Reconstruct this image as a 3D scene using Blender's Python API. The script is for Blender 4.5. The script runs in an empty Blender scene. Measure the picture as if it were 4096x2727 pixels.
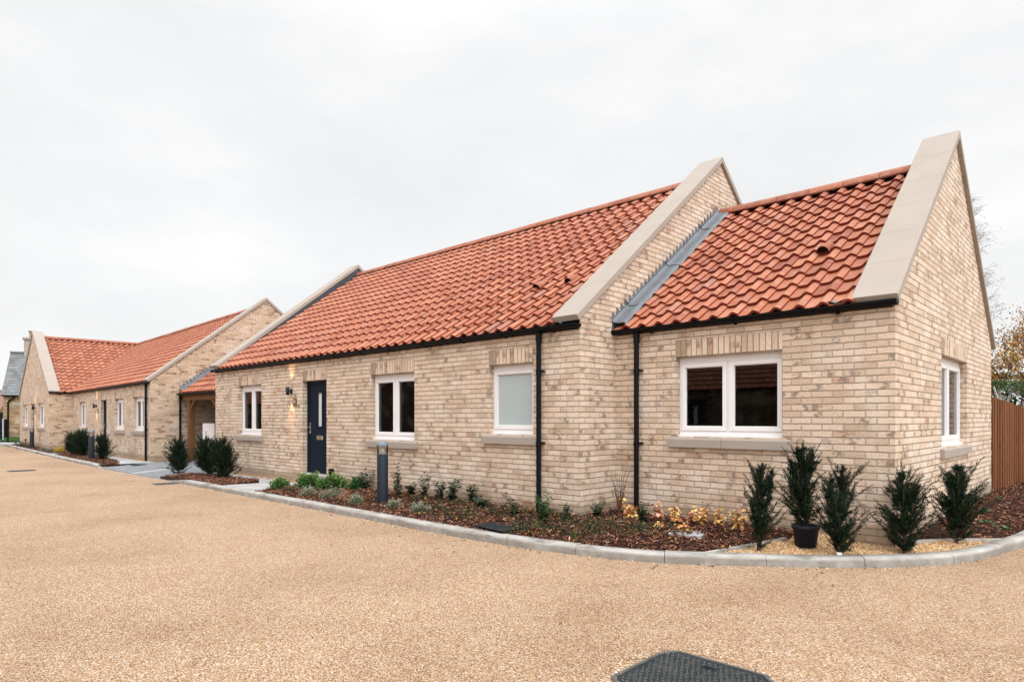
import bpy, math, random
import numpy as np
from mathutils import Vector, Matrix
R = math.radians
PI = math.pi
scene = bpy.context.scene
COL = scene.collection
rng = random.Random(7)

# ------------------------------------------------------------------ helpers
class B:
    """collects faces and builds them as ONE mesh object"""
    def __init__(s):
        s.v = []; s.f = []; s.uv = []; s.r = []; s.sm = []
    def face(s, pts, uvs=None, r=0.0, sm=False):
        i = len(s.v); s.v += [tuple(p) for p in pts]
        s.f.append(tuple(range(i, i + len(pts))))
        s.uv += list(uvs) if uvs else [(0.0, 0.0)] * len(pts)
        s.r.append(r); s.sm.append(sm)
    def grid(s, rows, closed=False, r=0.0, sm=True):
        i = len(s.v); n = len(rows[0])
        for row in rows: s.v += [tuple(p) for p in row]
        for a in range(len(rows) - 1):
            for b in range(n if closed else n - 1):
                c = (b + 1) % n
                s.f.append((i + a*n + b, i + a*n + c, i + (a+1)*n + c, i + (a+1)*n + b))
                s.uv += [(0, 0)] * 4; s.r.append(r); s.sm.append(sm)
    def box(s, a, b, r=0.0):
        x0, y0, z0 = (min(a[i], b[i]) for i in range(3)); x1, y1, z1 = (max(a[i], b[i]) for i in range(3))
        s.hexa([(x0,y0,z0),(x1,y0,z0),(x1,y1,z0),(x0,y1,z0),(x0,y0,z1),(x1,y0,z1),(x1,y1,z1),(x0,y1,z1)], r)
    def hexa(s, p, r=0.0):
        for q in ((3,2,1,0),(4,5,6,7),(0,1,5,4),(1,2,6,5),(2,3,7,6),(3,0,4,7)):
            s.face([p[k] for k in q], None, r)
    def prism(s, poly, d, r=0.0):
        """poly: list of 3D points (planar), extruded by vector d"""
        a = [Vector(p) for p in poly]; d = Vector(d); b = [p + d for p in a]
        s.face(a[::-1], None, r); s.face(b, None, r)
        for k in range(len(a)):
            m = (k + 1) % len(a); s.face([a[k], a[m], b[m], b[k]], None, r)
    def tube(s, pts, rad, seg=6, r=0.0, cap=True):
        pts = [Vector(p) for p in pts]
        if not hasattr(rad, '__len__'): rad = [rad] * len(pts)
        rows = []
        for k, p in enumerate(pts):
            t = (pts[min(k+1, len(pts)-1)] - pts[max(k-1, 0)])
            t = t.normalized() if t.length > 1e-9 else Vector((0,0,1))
            ax = Vector((1,0,0)) if abs(t.x) < .8 else Vector((0,1,0))
            u = t.cross(ax).normalized(); w = t.cross(u)
            rows.append([p + (u*math.cos(2*PI*j/seg) + w*math.sin(2*PI*j/seg)) * rad[k] for j in range(seg)])
        s.grid(rows, True, r)
        if cap:
            s.face(rows[-1], None, r); s.face(rows[0][::-1], None, r)
    def lathe(s, prof, seg=24, c=(0,0,0), r=0.0, sm=True):
        rows = [[(c[0]+q[0]*math.cos(2*PI*j/seg), c[1]+q[0]*math.sin(2*PI*j/seg), c[2]+q[1]) for j in range(seg)] for q in prof]
        s.grid(rows, True, r, sm)
    def build(s, name, m, parent=None, loc=None, rz=0.0):
        me = bpy.data.meshes.new(name); me.from_pydata(s.v, [], s.f)
        uvl = me.uv_layers.new(name='UVMap')
        uvl.data.foreach_set('uv', np.array(s.uv, dtype=np.float32).ravel())
        at = me.attributes.new('rnd', 'FLOAT', 'FACE'); at.data.foreach_set('value', np.array(s.r, dtype=np.float32))
        me.polygons.foreach_set('use_smooth', np.array(s.sm, dtype=bool))
        me.materials.append(m); me.update()
        return link(name, me, parent, loc, rz)

def link(name, data, parent=None, loc=None, rz=0.0):
    o = bpy.data.objects.new(name, data); COL.objects.link(o)
    if parent: o.parent = parent
    if loc is not None: o.location = loc
    o.rotation_euler = (0, 0, rz)
    return o
def np_mesh(name, V, F, rnd, m, parent=None, loc=None):
    """V (n,3), F (k,q) arrays, rnd (k,)"""
    me = bpy.data.meshes.new(name); V = np.asarray(V, dtype=np.float32); F = np.asarray(F, dtype=np.int32)
    k, q = F.shape
    me.vertices.add(len(V)); me.vertices.foreach_set('co', V.ravel())
    me.loops.add(k*q); me.loops.foreach_set('vertex_index', F.ravel())
    me.polygons.add(k); me.polygons.foreach_set('loop_start', np.arange(0, k*q, q, dtype=np.int32))
    me.update(calc_edges=True)
    at = me.attributes.new('rnd', 'FLOAT', 'FACE'); at.data.foreach_set('value', np.asarray(rnd, dtype=np.float32))
    me.materials.append(m); me.validate()
    return link(name, me, parent, loc)
def thing(name, label, cat, loc=(0,0,0), rz=0.0, group=None):
    o = link(name, None, None, loc, rz); o.empty_display_size = .2
    return tag(o, label, cat, group)
def tag(o, label=None, cat=None, group=None, kind=None):
    if label: o['label'] = label
    if cat: o['category'] = cat
    if group: o['group'] = group
    if kind: o['kind'] = kind
    return o
def copy_tree(o, parent=None):
    c = o.copy(); COL.objects.link(c)
    if parent: c.parent = parent
    for ch in list(o.children): copy_tree(ch, c)
    return c

# ------------------------------------------------------------------ materials
def newmat(name):
    m = bpy.data.materials.new(name); m.use_nodes = True
    nt = m.node_tree; bs = nt.nodes['Principled BSDF']
    return m, nt, bs
class N:
    def __init__(s, nt): s.nt = nt
    def n(s, t, **kw):
        o = s.nt.nodes.new(t)
        for k, v in kw.items(): setattr(o, k, v)
        return o
    def put(s, sock, v):
        if isinstance(v, bpy.types.NodeSocket): s.nt.links.new(v, sock)
        elif v is not None: sock.default_value = v
    def math(s, op, a, b=None, c=None, clamp=False):
        o = s.n('ShaderNodeMath', operation=op, use_clamp=clamp)
        for k, v in enumerate((a, b, c)):
            if v is not None: s.put(o.inputs[k], v)
        return o.outputs[0]
    def mix(s, f, a, b, mode='MIX'):
        o = s.n('ShaderNodeMix', data_type='RGBA', blend_type=mode)
        s.put(o.inputs[0], f); s.put(o.inputs[6], c4(a)); s.put(o.inputs[7], c4(b))
        return o.outputs[2]
    def noise(s, vec, scale, detail=2.0, rough=.5, dim='3D'):
        o = s.n('ShaderNodeTexNoise', noise_dimensions=dim)
        if vec is not None: s.put(o.inputs['Vector'], vec)
        s.put(o.inputs['Scale'], scale); s.put(o.inputs['Detail'], detail); s.put(o.inputs['Roughness'], rough)
        return o
    def ramp(s, f, stops, interp='LINEAR'):
        o = s.n('ShaderNodeValToRGB'); cr = o.color_ramp; cr.interpolation = interp
        while len(cr.elements) < len(stops): cr.elements.new(.5)
        for e, (p, c) in zip(cr.elements, stops): e.position = p; e.color = c4(c)
        s.put(o.inputs[0], f); return o.outputs[0]
    def sstep(s, x, a, b, o0=0.0, o1=1.0):
        o = s.n('ShaderNodeMapRange', interpolation_type='SMOOTHSTEP')
        s.put(o.inputs[0], x)
        for k, v in zip((1,2,3,4), (a, b, o0, o1)): s.put(o.inputs[k], v)
        return o.outputs[0]
    def bump(s, h, dist, strength=1.0):
        o = s.n('ShaderNodeBump'); s.put(o.inputs['Height'], h); s.put(o.inputs['Distance'], dist); s.put(o.inputs['Strength'], strength)
        return o.outputs[0]
    def pos(s): return s.n('ShaderNodeTexCoord').outputs['Object']
    def world(s): return s.n('ShaderNodeNewGeometry').outputs['Position']
    def rnd(s): return s.n('ShaderNodeAttribute', attribute_name='rnd').outputs['Fac']
def c4(c):
    if isinstance(c, (tuple, list)) and len(c) == 3: return (*c, 1.0)
    return c

def mat_plain(name, col, rough=.6, metal=0.0, var=.08, scale=30.0, bump=0.0, bscale=200.0, spec=.5):
    m, nt, bs = newmat(name); g = N(nt)
    p = g.world()
    f = g.noise(p, scale, 3).outputs[0]
    c = g.mix(f, tuple(x*(1-var) for x in col), tuple(min(1, x*(1+var)) for x in col))
    g.put(bs.inputs['Base Color'], c); bs.inputs['Roughness'].default_value = rough; bs.inputs['Metallic'].default_value = metal
    bs.inputs['Specular IOR Level'].default_value = spec
    if bump: g.put(bs.inputs['Normal'], g.bump(g.noise(p, bscale, 2).outputs[0], bump))
    return m

def mat_brick(name, shift=.5, stops=None, seed=0.0, smudge=1.0, mortar=(.45,.385,.325)):
    m, nt, bs = newmat(name); g = N(nt)
    uv = g.n('ShaderNodeTexCoord').outputs['UV']
    wob = g.noise(uv, 17.0, 2, dim='2D').outputs['Color']
    vm = g.n('ShaderNodeVectorMath', operation='MULTIPLY_ADD'); g.put(vm.inputs[0], wob); vm.inputs[1].default_value = (.011, .011, 0); g.put(vm.inputs[2], uv)
    sp = g.n('ShaderNodeSeparateXYZ'); g.put(sp.inputs[0], vm.outputs[0])
    v = g.math('DIVIDE', g.math('ADD', sp.outputs[1], -.0055), .075); row = g.math('FLOOR', v); fv = g.math('FRACT', v)
    odd = g.math('MODULO', g.math('ABSOLUTE', row), 2.0)
    u = g.math('ADD', g.math('DIVIDE', g.math('ADD', sp.outputs[0], -.0055), .225), g.math('MULTIPLY', odd, shift))
    colu = g.math('FLOOR', u); fu = g.math('FRACT', u)
    du = g.math('MULTIPLY', g.math('MINIMUM', fu, g.math('SUBTRACT', 1.0, fu)), .225)
    dv = g.math('MULTIPLY', g.math('MINIMUM', fv, g.math('SUBTRACT', 1.0, fv)), .075)
    d = g.math('MINIMUM', du, dv)
    mask = g.sstep(d, .0035, .0075)
    cb = g.n('ShaderNodeCombineXYZ'); g.put(cb.inputs[0], colu); g.put(cb.inputs[1], row); cb.inputs[2].default_value = seed
    wn = g.n('ShaderNodeTexWhiteNoise', noise_dimensions='3D'); g.put(wn.inputs[0], cb.outputs[0])
    wv = g.n('ShaderNodeSeparateColor'); g.put(wv.inputs[0], wn.outputs['Color'])
    stops = stops or [(0, (.49,.365,.265)), (.3, (.60,.455,.34)), (.6, (.67,.525,.41)), (.82, (.62,.48,.365)), (.94, (.57,.42,.295)), (.99, (.52,.345,.245)), (1, (.42,.245,.17))]
    col = g.ramp(wn.outputs['Value'], stops)
    mot = g.noise(uv, 38.0, 4, .6, '2D').outputs[0]
    col = g.mix(.62, col, g.ramp(mot, [(.25, (.74,.68,.62)), (.5, (1,1,1)), (.8, (1.0,1.0,1.0))]), 'MULTIPLY')
    # burnt smudges on some of the bricks
    mp = g.n('ShaderNodeMapping'); g.put(mp.inputs[0], uv); mp.inputs['Scale'].default_value = (13, 26, 1); mp.inputs['Location'].default_value = (seed*3.1, seed, 0)
    sn = g.noise(mp.outputs[0], 1.0, 4, .62, '2D').outputs[0]
    pick = g.math('GREATER_THAN', wv.outputs[0], .74)
    off = g.math('ABSOLUTE', g.math('SUBTRACT', fu, g.math('ADD', .15, g.math('MULTIPLY', wv.outputs[1], .7))))
    blob = g.math('SUBTRACT', g.math('ADD', sn, .09), g.math('MULTIPLY', off, .75))
    sm = g.math('MULTIPLY', g.math('MULTIPLY', g.sstep(blob, .38, .60), pick), .80*smudge)
    col = g.mix(sm, col, (.205,.15,.12))
    # pale bloom in broad patches
    bl = g.noise(uv, 1.7, 3, .55, '2D').outputs[0]
    col = g.mix(g.sstep(bl, .48, .72, 0, .45), col, (.74,.645,.55))
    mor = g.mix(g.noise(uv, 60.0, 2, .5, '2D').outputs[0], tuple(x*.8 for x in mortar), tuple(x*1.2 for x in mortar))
    mor = g.mix(g.math('LESS_THAN', dv, du), mor, tuple(x*y for x, y in zip(mortar, (.71,.64,.57))))  # bed joints darker: the shadow line under each brick, put into the colour
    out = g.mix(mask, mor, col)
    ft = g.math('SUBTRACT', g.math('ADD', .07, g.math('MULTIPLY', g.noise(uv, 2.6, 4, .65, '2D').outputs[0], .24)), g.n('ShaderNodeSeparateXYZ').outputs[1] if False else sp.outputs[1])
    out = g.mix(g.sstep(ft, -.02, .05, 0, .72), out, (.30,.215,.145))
    g.put(bs.inputs['Base Color'], out); bs.inputs['Roughness'].default_value = .9; bs.inputs['Specular IOR Level'].default_value = .2
    cr = g.noise(uv, 26.0, 5, .65, '2D').outputs[0]
    h = g.math('ADD', g.math('MULTIPLY', mask, g.math('ADD', .8, g.math('MULTIPLY', wv.outputs[2], .3))), g.math('MULTIPLY', cr, .55))
    g.put(bs.inputs['Normal'], g.bump(h, .014, .95))
    return m

def mat_tile(name, stops, rough=.62):
    m, nt, bs = newmat(name); g = N(nt); p = g.world()
    c = g.ramp(g.rnd(), stops)
    f = g.noise(p, 5.5, 4, .6).outputs[0]
    body = g.math('GREATER_THAN', g.rnd(), .16)
    if name == 'clay_pantile':
        c = g.mix(g.math('MULTIPLY', g.sstep(f, .46, .72, 0, .45), body), c, (.30,.155,.118))
        c = g.mix(g.math('MULTIPLY', g.sstep(g.noise(p, 8.0, 3).outputs[0], .50, .72, 0, .5), body), c, (.43,.20,.115))
    c = g.mix(g.sstep(g.noise(p, 190.0, 2).outputs[0], .58, .8, 0, .25), c, (.25,.08,.045))
    g.put(bs.inputs['Base Color'], c); bs.inputs['Roughness'].default_value = rough; bs.inputs['Specular IOR Level'].default_value = .35
    g.put(bs.inputs['Normal'], g.bump(g.noise(p, 120.0, 3).outputs[0], .0012))
    return m
def mat_leaf(name, stops, rough=.55, spec=.3):
    m, nt, bs = newmat(name); g = N(nt)
    c = g.ramp(g.rnd(), stops)
    g.put(bs.inputs['Base Color'], c); bs.inputs['Roughness'].default_value = rough; bs.inputs['Specular IOR Level'].default_value = spec
    return m
def mat_glass(name):
    m, nt, bs = newmat(name); g = N(nt); nt.nodes.remove(bs)
    out = nt.nodes['Material Output']
    tr = g.n('ShaderNodeBsdfTransparent'); tr.inputs[0].default_value = (.50,.56,.56,1)
    gl = g.n('ShaderNodeBsdfGlossy'); gl.inputs['Roughness'].default_value = .01
    fr = g.n('ShaderNodeFresnel'); fr.inputs[0].default_value = 1.5
    mx = g.n('ShaderNodeMixShader'); g.put(mx.inputs[0], g.math('MULTIPLY', fr.outputs[0], 1.15, clamp=True)); g.put(mx.inputs[1], tr.outputs[0]); g.put(mx.inputs[2], gl.outputs[0])
    g.put(out.inputs[0], mx.outputs[0]); return m
def mat_emit(name, col, st):
    m, nt, bs = newmat(name)
    bs.inputs['Base Color'].default_value = c4(col); bs.inputs['Emission Color'].default_value = c4(col); bs.inputs['Emission Strength'].default_value = st
    return m

M = {}
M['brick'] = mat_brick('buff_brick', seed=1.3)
M['brick_shade'] = mat_brick('buff_brick_shaded', seed=4.7, smudge=1.15, stops=[(0, (.48,.34,.23)), (.35, (.58,.425,.30)), (.65, (.63,.465,.335)), (.85, (.53,.38,.25)), (1, (.36,.225,.15))])  # darker copy of the buff brick, with the walls' shade in its colour
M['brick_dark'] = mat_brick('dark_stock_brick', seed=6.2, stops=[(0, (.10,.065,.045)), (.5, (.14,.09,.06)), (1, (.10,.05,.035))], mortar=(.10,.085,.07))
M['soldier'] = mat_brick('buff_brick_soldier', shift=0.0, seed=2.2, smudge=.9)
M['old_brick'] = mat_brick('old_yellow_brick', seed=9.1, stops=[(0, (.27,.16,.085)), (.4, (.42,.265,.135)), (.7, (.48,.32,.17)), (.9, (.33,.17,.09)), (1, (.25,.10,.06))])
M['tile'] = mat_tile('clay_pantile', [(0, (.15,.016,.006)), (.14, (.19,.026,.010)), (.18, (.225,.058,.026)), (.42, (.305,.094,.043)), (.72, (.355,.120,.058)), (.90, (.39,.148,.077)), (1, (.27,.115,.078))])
M['tile_dark'] = mat_tile('brown_tile', [(0, (.10,.05,.04)), (.14, (.12,.06,.05)), (.18, (.21,.11,.09)), (.5, (.27,.15,.12)), (1, (.33,.2,.16))])
M['slate'] = mat_tile('slate', [(0, (.10,.108,.113)), (.5, (.135,.142,.145)), (.9, (.17,.175,.178)), (1, (.185,.168,.162))])
nt_ = M['slate'].node_tree
for n_ in nt_.nodes:
    if n_.type == 'MIX': n_.inputs[7].default_value = (.145,.15,.152,1)
M['lead'] = mat_plain('lead', (.125,.14,.155), .5, .1, .45, 5.0, .004, 12.0)
M['lead_dark'] = mat_plain('lead_dark', (.045,.05,.06), .6, .1, .25, 7.0)
M['black'] = mat_plain('black_plastic', (.004,.004,.0055), .45, 0, .2, 40, spec=.13)
M['frame'] = mat_plain('white_upvc', (.755,.735,.735), .35, 0, .015, 3)
M['navy'] = mat_plain('navy_paint', (.005,.011,.022), .5, 0, .15, 20, spec=.10)
M['navy_frame'] = mat_plain('navy_frame_paint', (.009,.014,.021), .5, 0, .15, 20, spec=.12)
M['chrome'] = mat_plain('polished_metal', (.75,.74,.72), .18, 1.0, .05, 20)
M['alu'] = mat_plain('silver_metal', (.66,.67,.68), .4, .25, .05, 20)
M['grey_metal'] = mat_plain('charcoal_powder_coat', (.011,.018,.026), .55, 0, .12, 200, .0006, 500, spec=.25)
M['dome'] = mat_plain('grey_dome', (.15,.18,.20), .5, 0, .1, 60)
M['glass'] = mat_glass('window_glass')
M['oak'] = None
M['bronze'] = mat_plain('bronze_plate', (.17,.085,.05), .4, .3, .15, 30)
M['letter'] = mat_plain('cream_letter', (.78,.70,.58), .5, 0, .02, 10)
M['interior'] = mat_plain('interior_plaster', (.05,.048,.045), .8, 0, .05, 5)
M['curtain'] = mat_plain('pale_blind', (.55,.54,.50), .8, 0, .05, 8)
M['white_board'] = mat_plain('white_board', (.72,.66,.62), .5, 0, .03, 5)
M['stake'] = mat_plain('pale_timber', (.50,.40,.27), .7, 0, .1, 20)
M['pot'] = mat_plain('black_pot', (.012,.016,.027), .5, 0, .1, 20, spec=.25)
M['bark'] = mat_plain('bark', (.10,.065,.045), .85, 0, .3, 30, .01, 60)
M['bark_pale'] = mat_plain('pale_bark', (.42,.38,.33), .8, 0, .25, 20, .01, 60)
M['twig'] = mat_plain('red_brown_twig', (.085,.05,.038), .7, 0, .2, 30)
M['stem'] = mat_plain('green_stem', (.09,.085,.04), .7, 0, .2, 30)
M['stone_slab'] = mat_plain('grey_slab', (.36,.36,.36), .8, 0, .12, 12, .002, 150)
M['clear'] = None

def mat_stone(name, col):
    m, nt, bs = newmat(name); g = N(nt); p = g.world()
    f = g.noise(p, 2.2, 4, .6).outputs[0]
    c = g.mix(f, tuple(x*.86 for x in col), tuple(x*1.10 for x in col))
    c = g.mix(g.sstep(g.noise(p, 320.0, 1).outputs[0], .6, .75, 0, .22), c, (.18,.14,.10))
    g.put(bs.inputs['Base Color'], c); bs.inputs['Roughness'].default_value = .85; bs.inputs['Specular IOR Level'].default_value = .25
    g.put(bs.inputs['Normal'], g.bump(g.noise(p, 260.0, 2).outputs[0], .001))
    return m
M['stone'] = mat_stone('cast_stone', (.345,.295,.252))
def mat_kerb():
    m, nt, bs = newmat('kerb_concrete'); g = N(nt); p = g.world()
    f = g.noise(p, 3.0, 5, .65).outputs[0]
    c = g.ramp(f, [(.25, (.23,.215,.19)), (.5, (.36,.34,.31)), (.75, (.47,.45,.415))])
    # scuffs: tyre marks and dirt
    mp = g.n('ShaderNodeMapping'); g.put(mp.inputs[0], p); mp.inputs['Scale'].default_value = (2.2, 2.2, 14)
    s = g.noise(mp.outputs[0], 1.0, 4, .7).outputs[0]
    c = g.mix(g.sstep(s, .52, .68, 0, .75), c, (.13,.12,.11))
    sz = g.n('ShaderNodeSeparateXYZ'); g.put(sz.inputs[0], p)
    splash = g.math('MULTIPLY', g.sstep(sz.outputs[2], -.035, -.065, 0, 1), g.sstep(g.noise(p, 5.0, 4, .65).outputs[0], .30, .62, .25, .85))
    c = g.mix(splash, c, (.20,.175,.145))
    c = g.mix(g.sstep(g.noise(p, 240.0, 1).outputs[0], .58, .8, 0, .3), c, (.2,.19,.18))
    g.put(bs.inputs['Base Color'], c); bs.inputs['Roughness'].default_value = .85; bs.inputs['Specular IOR Level'].default_value = .25
    g.put(bs.inputs['Normal'], g.bump(g.noise(p, 90.0, 4).outputs[0], .003))
    return m
M['kerb'] = mat_kerb()
def mat_road():
    m, nt, bs = newmat('resin_bound_gravel'); g = N(nt); p = g.world()
    vo = g.n('ShaderNodeTexVoronoi', feature='F1'); g.put(vo.inputs['Vector'], p); vo.inputs['Scale'].default_value = 112.0
    sc = g.n('ShaderNodeSeparateColor'); g.put(sc.inputs[0], vo.outputs['Color'])
    c = g.ramp(sc.outputs[0], [(0, (.17,.095,.055)), (.09, (.31,.17,.085)), (.24, (.48,.29,.15)), (.48, (.58,.38,.22)), (.70, (.66,.48,.31)), (.88, (.77,.63,.48)), (1, (.88,.79,.69))])
    c = g.mix(g.sstep(vo.outputs['Distance'], .42, .75, 0, .65), c, (.17,.09,.045))
    c = g.mix(g.sstep(g.noise(p, 320.0, 1).outputs[0], .55, .8, 0, .35), c, (.28,.15,.075))
    big = g.noise(p, .55, 5, .6).outputs[0]
    c = g.mix(1.0, c, g.ramp(big, [(.3, (.80,.75,.69)), (.47, (.96,.95,.93)), (.6, (1.04,1.04,1.03)), (.75, (.95,.93,.90))]), 'MULTIPLY')
    wear = g.noise(p, 3.2, 5, .7).outputs[0]
    c = g.mix(g.sstep(wear, .56, .76, 0, .38), c, (.36,.20,.10))
    c = g.mix(1.0, c, (.735,.722,.73), 'MULTIPLY')
    g.put(bs.inputs['Base Color'], c); bs.inputs['Roughness'].default_value = .7; bs.inputs['Specular IOR Level'].default_value = .2
    h = g.math('SUBTRACT', 1.0, vo.outputs['Distance'])
    g.put(bs.inputs['Normal'], g.bump(h, .006, .9))
    return m
M['road'] = mat_road()
def mat_soil():
    m, nt, bs = newmat('dark_mulch_soil'); g = N(nt); p = g.world()
    c = g.ramp(g.noise(p, 22.0, 5, .7).outputs[0], [(.3, (.018,.010,.007)), (.6, (.055,.026,.016)), (.8, (.11,.05,.03))])
    g.put(bs.inputs['Base Color'], c); bs.inputs['Roughness'].default_value = .95; bs.inputs['Specular IOR Level'].default_value = .1
    g.put(bs.inputs['Normal'], g.bump(g.noise(p, 45.0, 4, .7).outputs[0], .03))
    return m
M['soil'] = mat_soil()
M['chip'] = mat_leaf('bark_chip', [(0, (.012,.006,.004)), (.32, (.065,.022,.012)), (.6, (.18,.066,.034)), (.84, (.38,.175,.10)), (1, (.66,.42,.28))], .8)
M['road_pebble'] = mat_leaf('road_pebble', [(0, (.16,.09,.05)), (.3, (.36,.22,.125)), (.65, (.50,.35,.22)), (.9, (.62,.48,.35)), (1, (.74,.66,.56))], .7, .2)
M['pebble'] = mat_leaf('gold_pebble', [(0, (.30,.15,.065)), (.3, (.50,.30,.14)), (.6, (.62,.41,.21)), (.85, (.72,.53,.33)), (1, (.82,.72,.56))], .6)
def mat_paving(name, col, joint, w, h, shift=.5, gap=.004, ang=0.0):
    m, nt, bs = newmat(name); g = N(nt); p = g.world()
    mp = g.n('ShaderNodeMapping'); g.put(mp.inputs[0], p); mp.inputs['Rotation'].default_value = (0, 0, ang)
    sp = g.n('ShaderNodeSeparateXYZ'); g.put(sp.inputs[0], mp.outputs[0])
    v = g.math('DIVIDE', sp.outputs[1], h); row = g.math('FLOOR', v); fv = g.math('FRACT', v)
    u = g.math('ADD', g.math('DIVIDE', sp.outputs[0], w), g.math('MULTIPLY', g.math('MODULO', g.math('ABSOLUTE', row), 2.0), shift)); fu = g.math('FRACT', u)
    du = g.math('MULTIPLY', g.math('MINIMUM', fu, g.math('SUBTRACT', 1.0, fu)), w); dv = g.math('MULTIPLY', g.math('MINIMUM', fv, g.math('SUBTRACT', 1.0, fv)), h)
    mask = g.sstep(g.math('MINIMUM', du, dv), gap*.6, gap*1.5)
    cb = g.n('ShaderNodeCombineXYZ'); g.put(cb.inputs[0], g.math('FLOOR', u)); g.put(cb.inputs[1], row)
    wn = g.n('ShaderNodeTexWhiteNoise', noise_dimensions='2D'); g.put(wn.inputs[0], cb.outputs[0])
    c = g.mix(wn.outputs['Value'], tuple(x*.88 for x in col), tuple(x*1.1 for x in col))
    c = g.mix(g.sstep(g.noise(p, 2.0, 4, .6).outputs[0], .45, .75, 0, .35), c, tuple(x*.72 for x in col))
    c = g.mix(mask, joint, c)
    g.put(bs.inputs['Base Color'], c); bs.inputs['Roughness'].default_value = .8; bs.inputs['Specular IOR Level'].default_value = .3
    g.put(bs.inputs['Normal'], g.bump(mask, .004))
    return m
M['slabs'] = mat_paving('grey_slab_paving', (.39,.385,.385), (.22,.21,.2), .6, .45, .5, .005)
M['blocks'] = mat_paving('charcoal_block_paving', (.205,.212,.225), (.13,.125,.12), .2, .1, .5, .003)
M['whiteline'] = mat_plain('white_block', (.66,.65,.63), .8, 0, .1, 20)
def mat_ground():
    m, nt, bs = newmat('rough_ground'); g = N(nt); p = g.world()
    c = g.ramp(g.noise(p, .7, 5, .65).outputs[0], [(.3, (.055,.075,.03)), (.6, (.09,.10,.045)), (.8, (.13,.115,.07))])
    g.put(bs.inputs['Base Color'], c); bs.inputs['Roughness'].default_value = .95
    return m
M['ground'] = mat_ground()
M['grass'] = mat_leaf('lawn_grass', [(0, (.03,.08,.012)), (.6, (.055,.14,.02)), (1, (.09,.19,.03))], .7)
M['yew'] = mat_leaf('yew_needle', [(0, (.0035,.011,.006)), (.5, (.008,.023,.011)), (.85, (.019,.048,.019)), (.97, (.05,.10,.03)), (1, (.12,.17,.05))], .6, .1)
M['leaf_green'] = mat_leaf('bright_leaf', [(0, (.014,.045,.010)), (.45, (.045,.11,.022)), (.8, (.12,.22,.05)), (1, (.30,.40,.12))])
M['leaf_var'] = mat_leaf('variegated_leaf', [(0, (.05,.065,.035)), (.35, (.13,.15,.09)), (.7, (.27,.28,.19)), (1, (.46,.45,.33))])
M['leaf_dark'] = mat_leaf('dark_leaf', [(0, (.012,.026,.016)), (.5, (.025,.055,.03)), (.9, (.05,.095,.05)), (1, (.22,.15,.03))], .4)
M['leaf_glossy'] = mat_leaf('glossy_leaf', [(0, (.015,.05,.02)), (.6, (.035,.11,.03)), (1, (.07,.19,.05))], .35)
M['leaf_yellow'] = mat_leaf('autumn_yellow_leaf', [(0, (.36,.11,.05)), (.3, (.58,.26,.10)), (.62, (.72,.44,.15)), (1, (.80,.60,.25))], .6)
M['leaf_pink'] = mat_leaf('autumn_pink_leaf', [(0, (.40,.12,.07)), (.5, (.62,.29,.17)), (1, (.74,.46,.27))], .6)
M['leaf_gold'] = mat_leaf('gold_leaf', [(0, (.30,.17,.02)), (.5, (.55,.36,.03)), (1, (.72,.52,.06))], .6)
M['leaf_fall'] = mat_leaf('fallen_leaf', [(0, (.22,.07,.02)), (.45, (.42,.17,.035)), (.8, (.55,.30,.05)), (1, (.68,.48,.08))], .6)
M['leaf_brown'] = mat_leaf('rust_leaf', [(0, (.06,.035,.018)), (.5, (.13,.085,.045)), (1, (.22,.17,.10))], .7)
M['cover'] = mat_leaf('cover_leaf', [(0, (.010,.018,.008)), (.5, (.022,.040,.014)), (.88, (.06,.07,.025)), (.93, (.18,.09,.025)), (.975, (.40,.19,.03)), (1, (.58,.36,.06))], .6)
M['tree_leaf'] = mat_leaf('autumn_tree_leaf', [(0, (.10,.05,.018)), (.4, (.30,.13,.025)), (.75, (.48,.22,.035)), (.9, (.16,.15,.05)), (1, (.58,.34,.07))], .6)
M['hedge_leaf'] = mat_leaf('hedge_leaf', [(0, (.012,.035,.008)), (.6, (.03,.085,.016)), (1, (.06,.14,.03))], .6)
M['olive_leaf'] = mat_leaf('olive_leaf', [(0, (.04,.045,.018)), (.6, (.085,.085,.035)), (1, (.15,.13,.055))], .7)
M['birch_leaf'] = mat_leaf('sparse_leaf', [(0, (.16,.11,.07)), (1, (.33,.22,.13))], .7)
def mat_wood(name, stops, bump=.003):
    m, nt, bs = newmat(name); g = N(nt); p = g.world()
    mp = g.n('ShaderNodeMapping'); g.put(mp.inputs[0], p); mp.inputs['Scale'].default_value = (26, 26, 2.2)
    f = g.noise(mp.outputs[0], 1.0, 5, .65).outputs[0]
    c = g.ramp(f, stops)
    c = g.mix(g.math('MULTIPLY', g.rnd(), .8), c, tuple(x*.42 for x in stops[1][1]))
    kn = g.n('ShaderNodeMapping'); g.put(kn.inputs[0], p); kn.inputs['Scale'].default_value = (9, 9, 4)
    c = g.mix(g.sstep(g.noise(kn.outputs[0], 1.0, 2).outputs[0], .68, .74, 0, .75), c, tuple(x*.18 for x in stops[1][1]))
    g.put(bs.inputs['Base Color'], c); bs.inputs['Roughness'].default_value = .75; bs.inputs['Specular IOR Level'].default_value = .25
    g.put(bs.inputs['Normal'], g.bump(f, bump))
    return m
M['oak'] = mat_wood('oak', [(.2, (.085,.036,.014)), (.5, (.155,.070,.029)), (.8, (.23,.115,.052))])
M['fence'] = mat_wood('stained_fence', [(.2, (.06,.020,.007)), (.5, (.20,.070,.023)), (.8, (.33,.132,.05))])
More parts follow.
